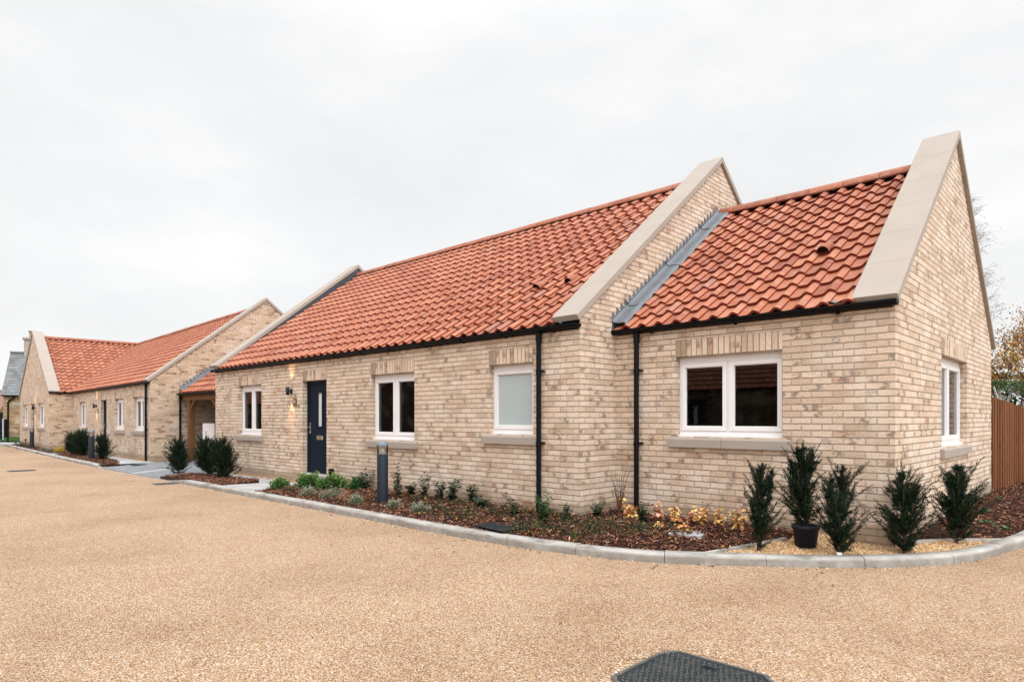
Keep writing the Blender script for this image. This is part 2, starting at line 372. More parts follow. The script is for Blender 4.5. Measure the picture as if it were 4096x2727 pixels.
def mat_manhole():
    m, nt, bs = newmat('dark_iron'); g = N(nt); p = g.world()
    f = g.noise(p, 14.0, 4, .65).outputs[0]
    c = g.ramp(f, [(.3, (.008,.013,.016)), (.55, (.018,.023,.026)), (.75, (.06,.056,.05))])
    g.put(bs.inputs['Base Color'], c); bs.inputs['Roughness'].default_value = .6; bs.inputs['Metallic'].default_value = .0; bs.inputs['Specular IOR Level'].default_value = .2
    g.put(bs.inputs['Normal'], g.bump(g.noise(p, 150.0, 3).outputs[0], .003))
    return m
M['iron'] = mat_manhole()
M['iron_dusty'] = mat_plain('dusty_iron', (.085,.085,.078), .7, 0, .6, 9.0, .002, 200, .15)
def mat_frost():
    m, nt, bs = newmat('frosted_glass'); g = N(nt)
    f = g.noise(g.world(), 2.0, 2).outputs[0]
    g.put(bs.inputs['Base Color'], g.mix(f, (.36,.42,.425), (.40,.455,.46)))
    bs.inputs['Roughness'].default_value = .35; bs.inputs['Specular IOR Level'].default_value = .5
    return m
M['frost'] = mat_frost()
def mat_clear():
    m, nt, bs = newmat('clear_polycarbonate'); g = N(nt); nt.nodes.remove(bs)
    out = nt.nodes['Material Output']
    tr = g.n('ShaderNodeBsdfTransparent'); tr.inputs[0].default_value = (.93,.92,.90,1)
    gl = g.n('ShaderNodeBsdfGlossy'); gl.inputs['Roughness'].default_value = .05
    fr = g.n('ShaderNodeFresnel'); fr.inputs[0].default_value = 1.45
    mx = g.n('ShaderNodeMixShader'); g.put(mx.inputs[0], fr.outputs[0]); g.put(mx.inputs[1], tr.outputs[0]); g.put(mx.inputs[2], gl.outputs[0])
    g.put(out.inputs[0], mx.outputs[0]); return m
M['clear'] = mat_clear()
M['bulb'] = mat_emit('warm_lamp', (1.0,.62,.28), 14.0)

# ------------------------------------------------------------------ building pieces (house-local: x along facade, y depth, z up)
def wall(name, parent, O, ud, nin, L, z0, z1, opens=(), th=.33, gable=None, m='brick', u0=0.0, inner='interior'):
    """a wall with real openings. O corner, ud unit along, nin unit inward. gable=(u_apex,z_apex,zl,zr): sloped top from zl to apex to zr"""
    O = Vector(O); ud = Vector(ud); nin = Vector(nin); Z = Vector((0,0,1))
    bo = B(); bi = B()
    us = sorted({0.0, L, *[a for o in opens for a in o[:2]]}); zs = sorted({z0, z1, *[a for o in opens for a in o[2:4]]})
    P = lambda u, z, d=0.0: O + ud*u + Z*z + nin*d
    for i in range(len(us)-1):
        for j in range(len(zs)-1):
            a, b, c, d = us[i], us[i+1], zs[j], zs[j+1]
            um, zm = (a+b)/2, (c+d)/2
            if any(o[0] < um < o[1] and o[2] < zm < o[3] for o in opens): continue
            bo.face([P(a,c), P(b,c), P(b,d), P(a,d)], [(u0+a,c),(u0+b,c),(u0+b,d),(u0+a,d)])
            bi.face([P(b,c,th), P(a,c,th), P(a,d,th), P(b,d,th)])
    if gable:
        ua, za, zl, zr = gable
        q = [(0,z1),(L,z1),(L,zr),(ua,za),(0,zl)]
        bo.face([P(u,z) for u, z in q], [(u0+u, z) for u, z in q])
        bi.face([P(u,z,th) for u, z in q[::-1]])
    for (a, b, c, d) in [o[:4] for o in opens]:
        e = .115
        bo.face([P(a,c), P(a,d), P(a,d,e), P(a,c,e)], [(u0+a,c),(u0+a,d),(u0+a-e,d),(u0+a-e,c)])
        bo.face([P(b,d), P(b,c), P(b,c,e), P(b,d,e)], [(u0+b,d),(u0+b,c),(u0+b+e,c),(u0+b+e,d)])
        bo.face([P(a,d), P(b,d), P(b,d,e), P(a,d,e)], [(u0+a,d),(u0+b,d),(u0+b,d+e),(u0+a,d+e)])
        bo.face([P(a,c,e), P(b,c,e), P(b,c), P(a,c)], [(u0+a,c-e),(u0+b,c-e),(u0+b,c),(u0+a,c)])
        for (p, q) in (((a,c),(a,d)), ((b,d),(b,c)), ((a,d),(b,d)), ((b,c),(a,c))):
            bi.face([P(*p,e), P(*q,e), P(*q,th), P(*p,th)])
    w = bo.build(name, M[m], parent)
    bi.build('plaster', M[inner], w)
    return w

def frame_rect(b, X, a, bb, c, d, w, y0, y1):
    """rectangular frame of bar width w; X maps (u, y, z) to local point"""
    def bar(u0, u1, z0, z1):
        b.hexa([X(u0,y0,z0),X(u1,y0,z0),X(u1,y1,z0),X(u0,y1,z0),X(u0,y0,z1),X(u1,y0,z1),X(u1,y1,z1),X(u0,y1,z1)])
    bar(a, bb, d-w, d); bar(a, bb, c, c+w); bar(a, a+w, c+w, d-w); bar(bb-w, bb, c+w, d-w)

def window(parent, X, a, b, c, d, panes=2, frosted=False, sill=True, split=None, blind=None, y=0.0):
    """X(u, y, z): y = depth behind the wall face. c = top of the stone sill, d = underside of the lintel"""
    fb = B(); e = .095
    def bar(bm, u0, u1, y0, y1, z0, z1): bm.hexa([X(u0,y0,z0),X(u1,y0,z0),X(u1,y1,z0),X(u0,y1,z0),X(u0,y0,z1),X(u1,y0,z1),X(u1,y1,z1),X(u0,y1,z1)])
    c0 = c + .028
    hd = .085
    bar(fb, a+.002, b-.002, e, e+.07, d-hd, d-.002); bar(fb, a+.002, b-.002, e, e+.07, c0, c0+.05)
    bar(fb, a+.002, a+.034, e, e+.07, c0+.05, d-hd); bar(fb, b-.034, b-.002, e, e+.07, c0+.05, d-hd)
    mid = [a + (b-a)*(split or .5)] if panes == 2 else []
    for mm in mid: bar(fb, mm-.016, mm+.016, e, e+.07, c0+.05, d-hd)
    # projecting frame cill
    bar(fb, a+.001, b-.001, e-.05, e+.02, c+.002, c0)
    w = fb.build('window', M['frame'], parent)
    if frosted: w['label'] = 'window with frosted glass'
    xs = [a+.034] + [x for mm in mid for x in (mm-.016, mm+.016)] + [b-.034]
    for k in range(0, len(xs), 2):
        sb = B(); p, q = xs[k]+.003, xs[k+1]-.003; z0, z1 = c0+.053, d-hd-.003
        frame_rect(sb, X, p, q, z0, z1, .052, e-.012, e+.045)
        # glazing bead, set back
        frame_rect(sb, X, p+.052, q-.052, z0+.052, z1-.052, .010, e+.004, e+.045)
        sb.build('sash', M['frame'], w)
        gb = B(); gb.face([X(p+.05,e+.02,z0+.05), X(q-.05,e+.02,z0+.05), X(q-.05,e+.02,z1-.05), X(p+.05,e+.02,z1-.05)])
        if not frosted:
            gb.face([X(q-.05,e+.036,z0+.05), X(p+.05,e+.036,z0+.05), X(p+.05,e+.036,z1-.05), X(q-.05,e+.036,z1-.05)])
        else:
            gb = B(); bar(gb, p+.05, q-.05, e+.02, e+.03, z0+.05, z1-.05)
        gb.build('pane', M['frost' if frosted else 'glass'], w)
        vb = B(); L_ = min(.36, (q-p)*.7); cu = (p+q)/2
        bar(vb, cu-L_/2, cu+L_/2, e-.014, e-.0005, d-.052, d-.034); bar(vb, cu-L_/2-.012, cu+L_/2+.012, e-.005, e-.0004, d-.060, d-.026)
        vb.build('trickle_vent', M['frame'], w)
    if blind:
        cb = B(); rows = []
        for z in (c0+.05, d-.1):
            rows.append([X(blind[0] + (blind[1]-blind[0])*t/24, .30 + .02*math.sin(t*1.6), z) for t in range(25)])
        cb.grid(rows); cb.grid([[tuple(Vector(p) + Vector((0,.004,0))) for p in r_] for r_ in rows][::-1]); cb.build('blind', M['curtain'], w)
    if sill:
        s = B(); o = .105; n = 2 if panes == 2 else 1; cut = a + (b-a)*.47
        for (p, q) in ([(a-o, cut-.003), (cut+.003, b+o)] if n == 2 else [(a-o, b+o)]):
            pr = [(.0, c-.135), (-.055, c-.135), (-.055, c-.032), (-.038, c-.018), (0.0, c-.012)]
            lo = [X(p, yy, zz) for yy, zz in pr]; hi = [X(q, yy, zz) for yy, zz in pr]
            s.face(lo); s.face(hi[::-1])
            for k in range(5): s.face([lo[k], hi[k], hi[(k+1)%5], lo[(k+1)%5]])
            # weathered top running back between the jambs
            p2, q2 = max(p, a+.001), min(q, b-.001)
            s.hexa([X(p2,0,c-.135),X(q2,0,c-.135),X(q2,.114,c-.135),X(p2,.114,c-.135),X(p2,0,c-.012),X(q2,0,c-.012),X(q2,.114,c+.001),X(p2,.114,c+.001)])
        s.build('sill', M['stone'], w)
    return w

def lintel(parent, X, a, b, d):
    l = B(); y = -.003
    l.face([X(a,y,d), X(b,y,d), X(b,y,d+.225), X(a,y,d+.225)], [(0,0),(0,b-a),(.225,b-a),(.225,0)])
    l.face([X(a,.1,d-.002), X(b,.1,d-.002), X(b,y,d), X(a,y,d)], [(.05,0),(.05,b-a),(.15,b-a),(.15,0)])
    for u, s in ((a, -1), (b, 1)):
        q = [X(u,y,d), X(u,y,d+.225), X(u,.002,d+.225), X(u,.002,d)]
        l.face(q if s < 0 else q[::-1], [(.02,0),(.2,0),(.2,.003),(.02,.003)])
    l.face([X(a,y,d+.225), X(b,y,d+.225), X(b,.002,d+.225), X(a,.002,d+.225)], [(.02,0),(.02,.1),(.03,.1),(.03,0)])
    return l.build('lintel', M['soldier'], parent)

def door(parent, X, a, b, c, d):
    e = .10
    def bar(bm, u0, u1, y0, y1, z0, z1): bm.hexa([X(u0,y0,z0),X(u1,y0,z0),X(u1,y1,z0),X(u0,y1,z0),X(u0,y0,z1),X(u1,y0,z1),X(u1,y1,z1),X(u0,y1,z1)])
    s = B(); w = .062; p, q, z0, z1 = a+w, b-w, c+.035, d-w
    pc = (p+q)/2 + .03; ph, pz0, pz1 = .085, c+1.02, c+1.72
    bar(s, p, pc-ph, e+.018, e+.06, z0, z1); bar(s, pc+ph, q, e+.018, e+.06, z0, z1)
    bar(s, pc-ph, pc+ph, e+.018, e+.06, z0, pz0); bar(s, pc-ph, pc+ph, e+.018, e+.06, pz1, z1)
    dr = s.build('door', M['navy'], parent)
    f = B(); bar(f, a+.001, a+w-.004, e, e+.07, c, d-.001); bar(f, b-w+.004, b-.001, e, e+.07, c, d-.001); bar(f, a+w-.004, b-w+.004, e, e+.07, d-w+.004, d-.001)
    f.build('door_frame', M['navy_frame'], dr)
    mo = B(); frame_rect(mo, X, pc-ph-.03, pc+ph+.03, pz0-.03, pz1+.03, .032, e+.002, e+.0175); mo.build('moulding', M['navy'], dr)
    g = B(); bar(g, pc-ph, pc+ph, e+.03, e+.036, pz0, pz1); g.build('door_pane', M['frost_white'], dr)
    h = B(); hx = p + .055
    bar(h, hx-.016, hx+.016, e+.008, e+.0175, c+.86, c+1.10)
    h.tube([X(hx, e+.012, c+1.0), X(hx, e-.04, c+1.0), X(hx+.02, e-.05, c+1.0), X(hx+.11, e-.048, c+1.0)], .010, 8)
    h.tube([X(hx, e+.012, c+.9), X(hx, e-.012, c+.9)], .014, 10)
    h.build('handle', M['chrome'], dr)
    l = B(); bar(l, pc-.13, pc+.13, e+.006, e+.0175, c+.74, c+.83); bar(l, pc-.11, pc+.11, e-.002, e+.0058, c+.755, c+.80); l.build('letter_plate', M['chrome'], dr)
    t = B(); bar(t, a+.001, b-.001, e-.06, e+.07, c-.012, c+.032); bar(t, a+.001, b-.001, -.03, e-.061, c-.05, c-.014); t.build('threshold', M['alu'], dr)
    return dr
M['frost_white'] = mat_plain('white_obscure_glass', (.60,.60,.58), .25, 0, .03, 40)

def tiles(b, O, e, up, L, S, pitch=.25, gauge=.315, lim=None, seg=8, amp=.024, seed=1, drop=.034):
    """clay pantiles, every tile its own curved sheet with a front edge"""
    r = random.Random(seed); O = Vector(O); e = Vector(e).normalized(); up = Vector(up).normalized(); n = e.cross(up)
    rows = max(1, round(S/gauge)); g = S/rows; cols = max(1, round(L/pitch)); p = L/cols
    for k in range(rows):
        s0 = k*g; s1 = min(S, s0 + g + .06)
        l0 = lim(s0) if lim else (0, L); l1 = lim(s1) if lim else (0, L)
        for c in range(cols):
            if c*p >= max(l0[1], l1[1]) or (c+1)*p <= min(l0[0], l1[0]): continue
            rv = min(1, max(.18, r.gauss(.55, .20))); j = r.uniform(-.003, .003); sk = r.uniform(-.004, .004)
            pt = lambda t, s, h, l: O + e*min(max((c+t)*p, l[0]), l[1]) + up*s + n*h
            pf = lambda t: amp*math.cos(2*PI*(t-.76)) + .007*math.cos(4*PI*(t-.76)) + (t-.5)*.020
            lo = [pt(t/seg, s0 + sk, .046 + j + pf(t/seg), l0) for t in range(seg+1)]
            hi = [pt(t/seg, s1, .003 + pf(t/seg), l1) for t in range(seg+1)]
            b.grid([lo, hi], False, rv)
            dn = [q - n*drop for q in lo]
            b.grid([dn, lo], False, rv*.12, False)  # dark edge: damp and light bounced between tiles, put into the colour
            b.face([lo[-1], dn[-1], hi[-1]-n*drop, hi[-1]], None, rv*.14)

def deck(b, O, e, up, L, S, th=.05, off=-.03, lim=None):
    O = Vector(O); e = Vector(e).normalized(); up = Vector(up).normalized(); n = e.cross(up)
    if lim: (a0, b0), (a1, b1) = lim(0), lim(S)
    else: a0, b0, a1, b1 = 0, L, 0, L
    q = [O+e*a0+up*.16, O+e*b0+up*.16, O+e*b1+up*S, O+e*a1+up*S]
    b.hexa([p + n*(off-th) for p in q] + [p + n*off for p in q])

def ridge(parent, P0, P1, seed=3, unit=.48, rad=.112, m='tile'):
    """half round ridge tiles with butt joints"""
    r = random.Random(seed); P0 = Vector(P0) + Vector((0,0,.038)); P1 = Vector(P1) + Vector((0,0,.038)); d = P1-P0; L = d.length; d.normalize()
    side = d.cross(Vector((0,0,1))).normalized(); k = max(1, round(L/unit)); b = B()
    prof = [(-1.06,-.36), (-.95,-.06), (-.62,.40), (-.22,.66), (.22,.66), (.62,.40), (.95,-.06), (1.06,-.36)]
    for i in range(k):
        a = P0 + d*(L*i/k + .004); c = P0 + d*(L*(i+1)/k - .004); rv = r.uniform(.2,.5); z = Vector((0,0,r.uniform(-.004,.004)))
        row = lambda q, s: [q + z + side*(x*rad*s) + Vector((0,0,y*rad*s)) for x, y in prof]
        A, A2, C2, C = row(a, .97), row(a + d*.012, 1.0), row(c - d*.012, 1.0), row(c, .97)
        b.grid([A, A2, C2, C], False, rv); b.face(A, None, rv); b.face(C[::-1], None, rv)
        b.grid([[x - Vector((0,0,.018)) for x in C], [x - Vector((0,0,.018)) for x in A]], False, rv*.5)
    rg = b.build('ridge', M[m], parent)
    if m == 'tile':
        k_ = B(); z_ = Vector((0,0,-.055)); dz_ = Vector((0,0,.072))
        for sg in (-1, 1):
            a_, c_ = P0 + z_, P1 + z_; o1, o2 = side*sg*.012 - dz_*0, side*sg*.105 - dz_
            k_.face([a_+o1, c_+o1, c_+o2, a_+o2] if sg > 0 else [a_+o2, c_+o2, c_+o1, a_+o1])
        k_.build('ridge_gap_shade', M['black'], rg)  # black strips stand in for the shade in the gaps under the ridge

def coping(parent, x0, x1, ya, za, yb, zb, yc, zc, th=.085, slabs=6, label=None):
    """stone slabs up one verge and down the other; (y,z) are top edge points: low end, apex, far low end"""
    b = B()
    for (y0, z0, y1, z1) in ((ya, za, yb, zb), (yc, zc, yb, zb)):
        d = Vector((0, y1-y0, z1-z0)); L = d.length; d.normalize(); n = Vector((0, -d.z, d.y)) if d.y > 0 else Vector((0, d.z, -d.y))
        for k in range(slabs):
            a = Vector((0, y0, z0)) + d*(L*k/slabs + (.0012 if k else 0)); c = Vector((0, y0, z0)) + d*(L*(k+1)/slabs - (.0012 if k < slabs-1 else 0))
            a2 = a - n*th; c2 = c - n*th
            if k == slabs-1:
                c = Vector((0, y1, z1)); c2 = Vector((0, y1, z1 - th/abs(d.y)))
                if yc == y0: c += Vector((0,.0015,0)); c2 += Vector((0,.0015,0))
            q = [a2, c2, c, a]; r = rng.random()
            e = .012   # small arris chamfer on the long edges
            def pt(p, x, f): return Vector((x, p.y, p.z)) - n*(f)
            prof = [(x0, th), (x1, th), (x1, e), (x1-e, 0), (x0+e, 0), (x0, e)]
            sec = lambda top, bot: [Vector((x, top.y + (bot.y-top.y)*f/th, top.z + (bot.z-top.z)*f/th)) for x, f in prof]
            A, C_ = sec(a, a2), sec(c, c2)
            b.face(A, None, r); b.face(C_[::-1], None, r)
            for i in range(6): b.face([A[i], C_[i], C_[(i+1)%6], A[(i+1)%6]], None, r)
    o = b.build('coping', M['stone'], parent)
    return o

def gutter(parent, x0, x1, y, z, rad=.056, name='gutter', brackets=True, axis='x'):
    b = B(); n = 10
    mk = (lambda s, t, zz: (s, t, zz)) if axis == 'x' else (lambda s, t, zz: (t, s, zz))
    for (ra, flip) in ((rad, 0), (rad-.005, 1)):
        rows = [[mk(x, y + ra*math.cos(PI + PI*k/n), z + ra*math.sin(PI + PI*k/n)) for k in range(n+1)] for x in (x0, x1)]
        b.grid(rows if not flip else rows[::-1])
    b.box(mk(x0, y-rad, z-.004), mk(x1, y-rad+.006, z+.008)); b.box(mk(x0, y+rad-.006, z-.004), mk(x1, y+rad, z+.008))
    for x in (x0, x1):
        q = [mk(x, y + rad*1.03*math.cos(PI + PI*k/n), z + rad*1.03*math.sin(PI + PI*k/n)) for k in range(n+1)]
        q2 = [(p[0]+(.012 if axis == 'x' else 0), p[1]+(0 if axis == 'x' else .012), p[2]) for p in q]
        b.face(q); b.face(q2[::-1]); b.grid([q, q2], False)
    g = b.build(name, M['black'], parent)
    if brackets:
        k = int(abs(x1-x0)/.92)
        for i in range(k):
            x = x0 + (x1-x0)*(i+.5)/k; bb = B()
            for t in range(n):
                a0, a1 = PI + PI*t/n, PI + PI*(t+1)/n; R1, R2 = rad+.001, rad+.008
                bb.hexa([mk(x-.012,y+R2*math.cos(a0),z+R2*math.sin(a0)),mk(x+.012,y+R2*math.cos(a0),z+R2*math.sin(a0)),mk(x+.012,y+R2*math.cos(a1),z+R2*math.sin(a1)),mk(x-.012,y+R2*math.cos(a1),z+R2*math.sin(a1)),
                         mk(x-.012,y+R1*math.cos(a0),z+R1*math.sin(a0)),mk(x+.012,y+R1*math.cos(a0),z+R1*math.sin(a0)),mk(x+.012,y+R1*math.cos(a1),z+R1*math.sin(a1)),mk(x-.012,y+R1*math.cos(a1),z+R1*math.sin(a1))])
            bb.box(mk(x-.02, y+rad+.001, z-.075), mk(x+.02, y+rad+.014, z+.01))
            bb.build('bracket', M['black'], g)
    return g

def downpipe(parent, x, y, ztop, zbot, clips=(2.0, 1.0), rad=.035):
    b = B(); b.tube([(x,y,zbot),(x,y,ztop-.05)], rad, 14); b.tube([(x,y,ztop-.14),(x,y,ztop-.02)], rad+.008, 14); b.tube([(x,y-.0,ztop-.02),(x,y-.03,ztop+.05)], rad+.006, 12)
    d = b.build('downpipe', M['black'], parent)
    for z in clips:
        c = B(); c.tube([(x,y,z-.018),(x,y,z+.018)], rad+.007, 14); c.box((x+rad, y+.0, z-.012), (x+rad+.045, y+.05, z+.012)); c.tube([(x,y,z-.05),(x,y,z-.02)], rad+.004, 14)
        c.build('bracket', M['black'], d)
    return d

def vent_tile(parent, P, up, n):
    """small clay hood standing on a tile, open towards the eaves"""
    up = Vector(up).normalized(); n = Vector(n).normalized(); e = up.cross(n); P = Vector(P); b = B(); rows = []
    for k, (s, w, h) in enumerate(((0,.075,.085), (.06,.075,.085), (.16,.07,.06), (.27,.06,.012))):
        rows.append([P + up*s + e*(w*math.cos(PI*t/10)) + n*(h*math.sin(PI*t/10)) for t in range(11)])
    b.grid(rows, False, .35); b.grid([[p - n*.012 + up*.0 for p in r_] for r_ in rows][::-1], False, .1)
    o = b.build('vent_tile', M['tile'], parent)
    h = B(); h.face([p + up*.03 - n*.006 for p in rows[0]]); h.build('vent_opening', M['black'], o)

def lead_flashing(parent, x, y0, y1, zf, side=1, w=.225, step=.075, tanp=.72):
    """stepped lead on the wall at x and an apron dressed over the tiles; zf(y) = tile surface"""
    b = B(); L = y1-y0
    k = int(L*tanp/step)
    dy = L/k
    for i in range(k):
        ya, yb = y0 + dy*i, y0 + dy*(i+1)
        b.prism([(x, ya, zf(ya)-.03), (x, yb, zf(yb)-.03), (x, yb, zf(yb)+.155), (x, ya, zf(ya)+.27)], (side*.006,0,0), rng.random())
    rows = []
    for i in range(30):
        y = y0 + L*i/29
        rows.append([(x+side*.007, y, zf(y)+.15), (x+side*.03, y, zf(y)+.118), (x+side*.12, y, zf(y)+.106+.006*math.sin(i*2.1)), (x+side*w*.93, y, zf(y)+.104+.008*math.sin(i*1.7+1)), (x+side*w, y, zf(y)+.075+.008*math.sin(i*1.7+1))])
    b.grid(rows if side < 0 else [r_[::-1] for r_ in rows])
    b.grid([[(p[0],p[1],p[2]-.012) for p in r_] for r_ in (rows[::-1] if side < 0 else [r_[::-1] for r_ in rows][::-1])])
    fl = b.build('flashing', M['lead'], parent)
    for f in (.12, .45, .8):
        y = y0 + L*f; j = B()
        j.tube([(x+side*.012, y-.05, zf(y-.05)+.23), (x+side*.012, y, zf(y)+.150), (x+side*.04, y, zf(y)+.122), (x+side*.12, y+.01, zf(y+.01)+.114), (x+side*w, y+.03, zf(y+.03)+.09)], .007, 5)
        j.build('lap_joint', M['lead_dark'], fl)
    return fl

def air_brick(parent, X, u, z):
    b = B()
    def bar(u0, u1, y0, y1, z0, z1): b.hexa([X(u0,y0,z0),X(u1,y0,z0),X(u1,y1,z0),X(u0,y1,z0),X(u0,y0,z1),X(u1,y0,z1),X(u1,y1,z1),X(u0,y1,z1)])
    frame_rect(b, X, u, u+.215, z, z+.068, .009, -.007, .01)
    for i in range(4): bar(u+.0095, u+.2055, -.005, .004, z+.015+i*.0115, z+.0205+i*.0115)
    a_ = b.build('air_brick', M['terracotta'], parent)
    k = B(); k.hexa([X(u+.009,.0045,z+.009),X(u+.206,.0045,z+.009),X(u+.206,.008,z+.009),X(u+.009,.008,z+.009),X(u+.009,-.0028,z+.059),X(u+.206,-.0028,z+.059),X(u+.206,.008,z+.059),X(u+.009,.008,z+.059)]); k.build('slot', M['black'], a_)
M['terracotta'] = mat_plain('terracotta', (.42,.25,.155), .8, 0, .1, 30)

def eaves_shade(parent, x0, x1, z0, z1):
    b = B(); b.box((x0, -.018, z0), (x1, -.0015, z1)); return b.build('eaves_shade', M['black'], parent)  # black strip behind the gutter, stands in for the shadow under the eaves
TX = lambda u, y, z: (u, y, z)

# ------------------------------------------------------------------ 1. long bungalow in the middle
T = .725
hm = thing('bungalow', 'long brick bungalow with dark door, frosted window and three openings under an orange pantile roof', 'house', (-3.53, -.84, 0))
LM, DM = 12.0, 8.16
op = [(-10.59, -9.355, .955, 2.145), (-7.42, -6.455, .16, 2.135), (-4.89, -3.575, .955, 2.145), (-1.74, -.835, 1.10, 2.145)]
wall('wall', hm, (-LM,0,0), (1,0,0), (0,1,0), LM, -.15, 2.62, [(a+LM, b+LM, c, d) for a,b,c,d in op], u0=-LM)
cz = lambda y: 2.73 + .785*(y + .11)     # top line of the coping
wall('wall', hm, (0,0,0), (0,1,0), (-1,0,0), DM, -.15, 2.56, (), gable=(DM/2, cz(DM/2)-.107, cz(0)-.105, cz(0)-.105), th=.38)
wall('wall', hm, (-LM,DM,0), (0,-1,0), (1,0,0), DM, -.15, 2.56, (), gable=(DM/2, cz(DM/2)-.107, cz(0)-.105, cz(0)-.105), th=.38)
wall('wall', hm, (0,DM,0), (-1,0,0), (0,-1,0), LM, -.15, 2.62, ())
window(hm, TX, *op[0]); window(hm, TX, *op[2], blind=(-4.80,-4.47)); window(hm, TX, *op[3], panes=1, frosted=True)
door(hm, TX, *op[1])
for o in op: lintel(hm, TX, o[0], o[1], o[3])
air_brick(hm, TX, -1.05, .085)
rb = B(); cs = math.cos(math.atan(T)); sn = math.sin(math.atan(T)); S = (DM/2 + .11 - .02)/cs
RO = (-LM+.36, -.11, 2.60)
tiles(rb, RO, (1,0,0), (0,cs,sn), LM-.72, S, seed=11); deck(rb, RO, (1,0,0), (0,cs,sn), LM-.72, S)
RB = (-.36, DM+.11, 2.60)
tiles(rb, RB, (-1,0,0), (0,-cs,sn), LM-.72, S, seed=12, seg=4); deck(rb, RB, (-1,0,0), (0,-cs,sn), LM-.72, S)
roof = rb.build('roof', M['tile'], hm)
zr = 2.60 + T*(DM/2 + .11)
ridge(roof, (-LM+.42, DM/2, zr+.01), (-.42, DM/2, zr+.01))
for (X_, Y_) in ((-5.16, .13), (-4.5, .13)):
    vent_tile(roof, (X_+3.53, Y_+.84, 2.60 + T*(Y_+.84+.11) + .055), (0,cs,sn), (0,-sn,cs))
for (x0, x1) in ((-.40, .05), (-LM-.05, -LM+.40)): coping(hm, x0, x1, -.13, cz(-.13), DM/2, cz(DM/2), DM+.13, cz(-.13), slabs=6)
pl = B(); tl = lambda y: 2.60 + T*(y+.11)
pl.prism([(-LM+.384, 0.0, tl(0)-.06), (-LM+.384, DM/2, tl(DM/2)-.06), (-LM+.384, DM/2, cz(DM/2)-.112), (-LM+.384, 0.0, cz(0)-.109)], (.006,0,0)); pl.build('flashing', M['lead_dark'], hm)
eaves_shade(hm, -LM, -.02, 2.535, 2.66)
gutter(hm, -LM-.04, .03, -.075, 2.60); downpipe(hm, -.68, -.06, 2.55, .02)
for (y, s) in ((-.02, 1),):
    ls = B(); ls.grid([[(-.78+i*.05, -.12-.012*math.sin(i*1.9), 2.60+.05*math.sin(i*.8)**2), (-.78+i*.05, -.02, 2.67), ] for i in range(12)]); ls.build('lead_saddle', M['lead'], hm)

# ------------------------------------------------------------------ 2. lower bungalow at the near corner
hr = thing('bungalow', 'nearest low brick bungalow, at the kerb corner, with a tall stone coped gable', 'house', (0, 0, 0))
LR, DR = 3.53, 6.44
opr = [(-2.575, -1.175, 1.10, 2.15)]; opg = [(2.30, 4.10, .955, 2.18)]
wall('wall', hr, (-LR,0,0), (1,0,0), (0,1,0), LR, -.15, 2.62, [(a+LR, b+LR, c, d) for a,b,c,d in opr], u0=-LR+.06)
c2 = lambda y: 2.65 + .823*(y + .12)
wall('wall', hr, (0,0,0), (0,1,0), (-1,0,0), DR, -.15, 2.54, opg, gable=(DR/2, c2(DR/2)-.112, c2(0)-.11, c2(0)-.11), th=.38, u0=.115)
wall('wall', hr, (0,DR,0), (-1,0,0), (0,-1,0), LR, -.15, 2.62, ())
window(hr, TX, *opr[0], split=.49)
GX = lambda u, y, z: (-y, u, z)
window(hr, GX, *opg[0])
lintel(hr, TX, opr[0][0], opr[0][1], opr[0][3]); lintel(hr, GX, opg[0][0], opg[0][1], opg[0][3])
air_brick(hr, TX, -2.21, .06)
T2 = .712; cs2 = math.cos(math.atan(T2)); sn2 = math.sin(math.atan(T2)); S2 = (DR/2 + .12 - .02)/cs2
rb = B()
tiles(rb, (-LR+.06, -.12, 2.565), (1,0,0), (0,cs2,sn2), LR-.42, S2, seed=21, seg=12); deck(rb, (-LR+.01, -.12, 2.565), (1,0,0), (0,cs2,sn2), LR-.37, S2)
tiles(rb, (-.36, DR+.12, 2.565), (-1,0,0), (0,-cs2,sn2), LR-.42, S2, seed=22, seg=4); deck(rb, (-.36, DR+.12, 2.565), (-1,0,0), (0,-cs2,sn2), LR-.37, S2)
roof2 = rb.build('roof', M['tile'], hr)
zr2 = 2.565 + T2*(DR/2+.12)
ridge(roof2, (-LR+.02, DR/2, zr2+.01), (-.42, DR/2, zr2+.01), seed=8)
vent_tile(roof2, (-1.08, 1.09, 2.565 + T2*(1.09+.12) + .055), (0,cs2,sn2), (0,-sn2,cs2))
coping(hr, -.40, .055, -.14, c2(-.14), DR/2, c2(DR/2), DR+.14, c2(-.14), slabs=6)
eaves_shade(hr, -LR+.02, -.02, 2.515, 2.63)
gutter(hr, -LR+.005, .03, -.075, 2.575); downpipe(hr, -3.15, -.06, 2.525, .02)
lead_flashing(hr, -LR+.003, -.10, DR/2-.05, lambda y: 2.565 + T2*(y+.12), 1)
ls = B(); ls.grid([[(-.70+i*.04, -.14-.012*math.sin(i*1.9), 2.60+.035*math.sin(i*.8)**2), (-.70+i*.04, -.03, 2.64)] for i in range(12)]); ls.build('lead_saddle', M['lead'], hr)

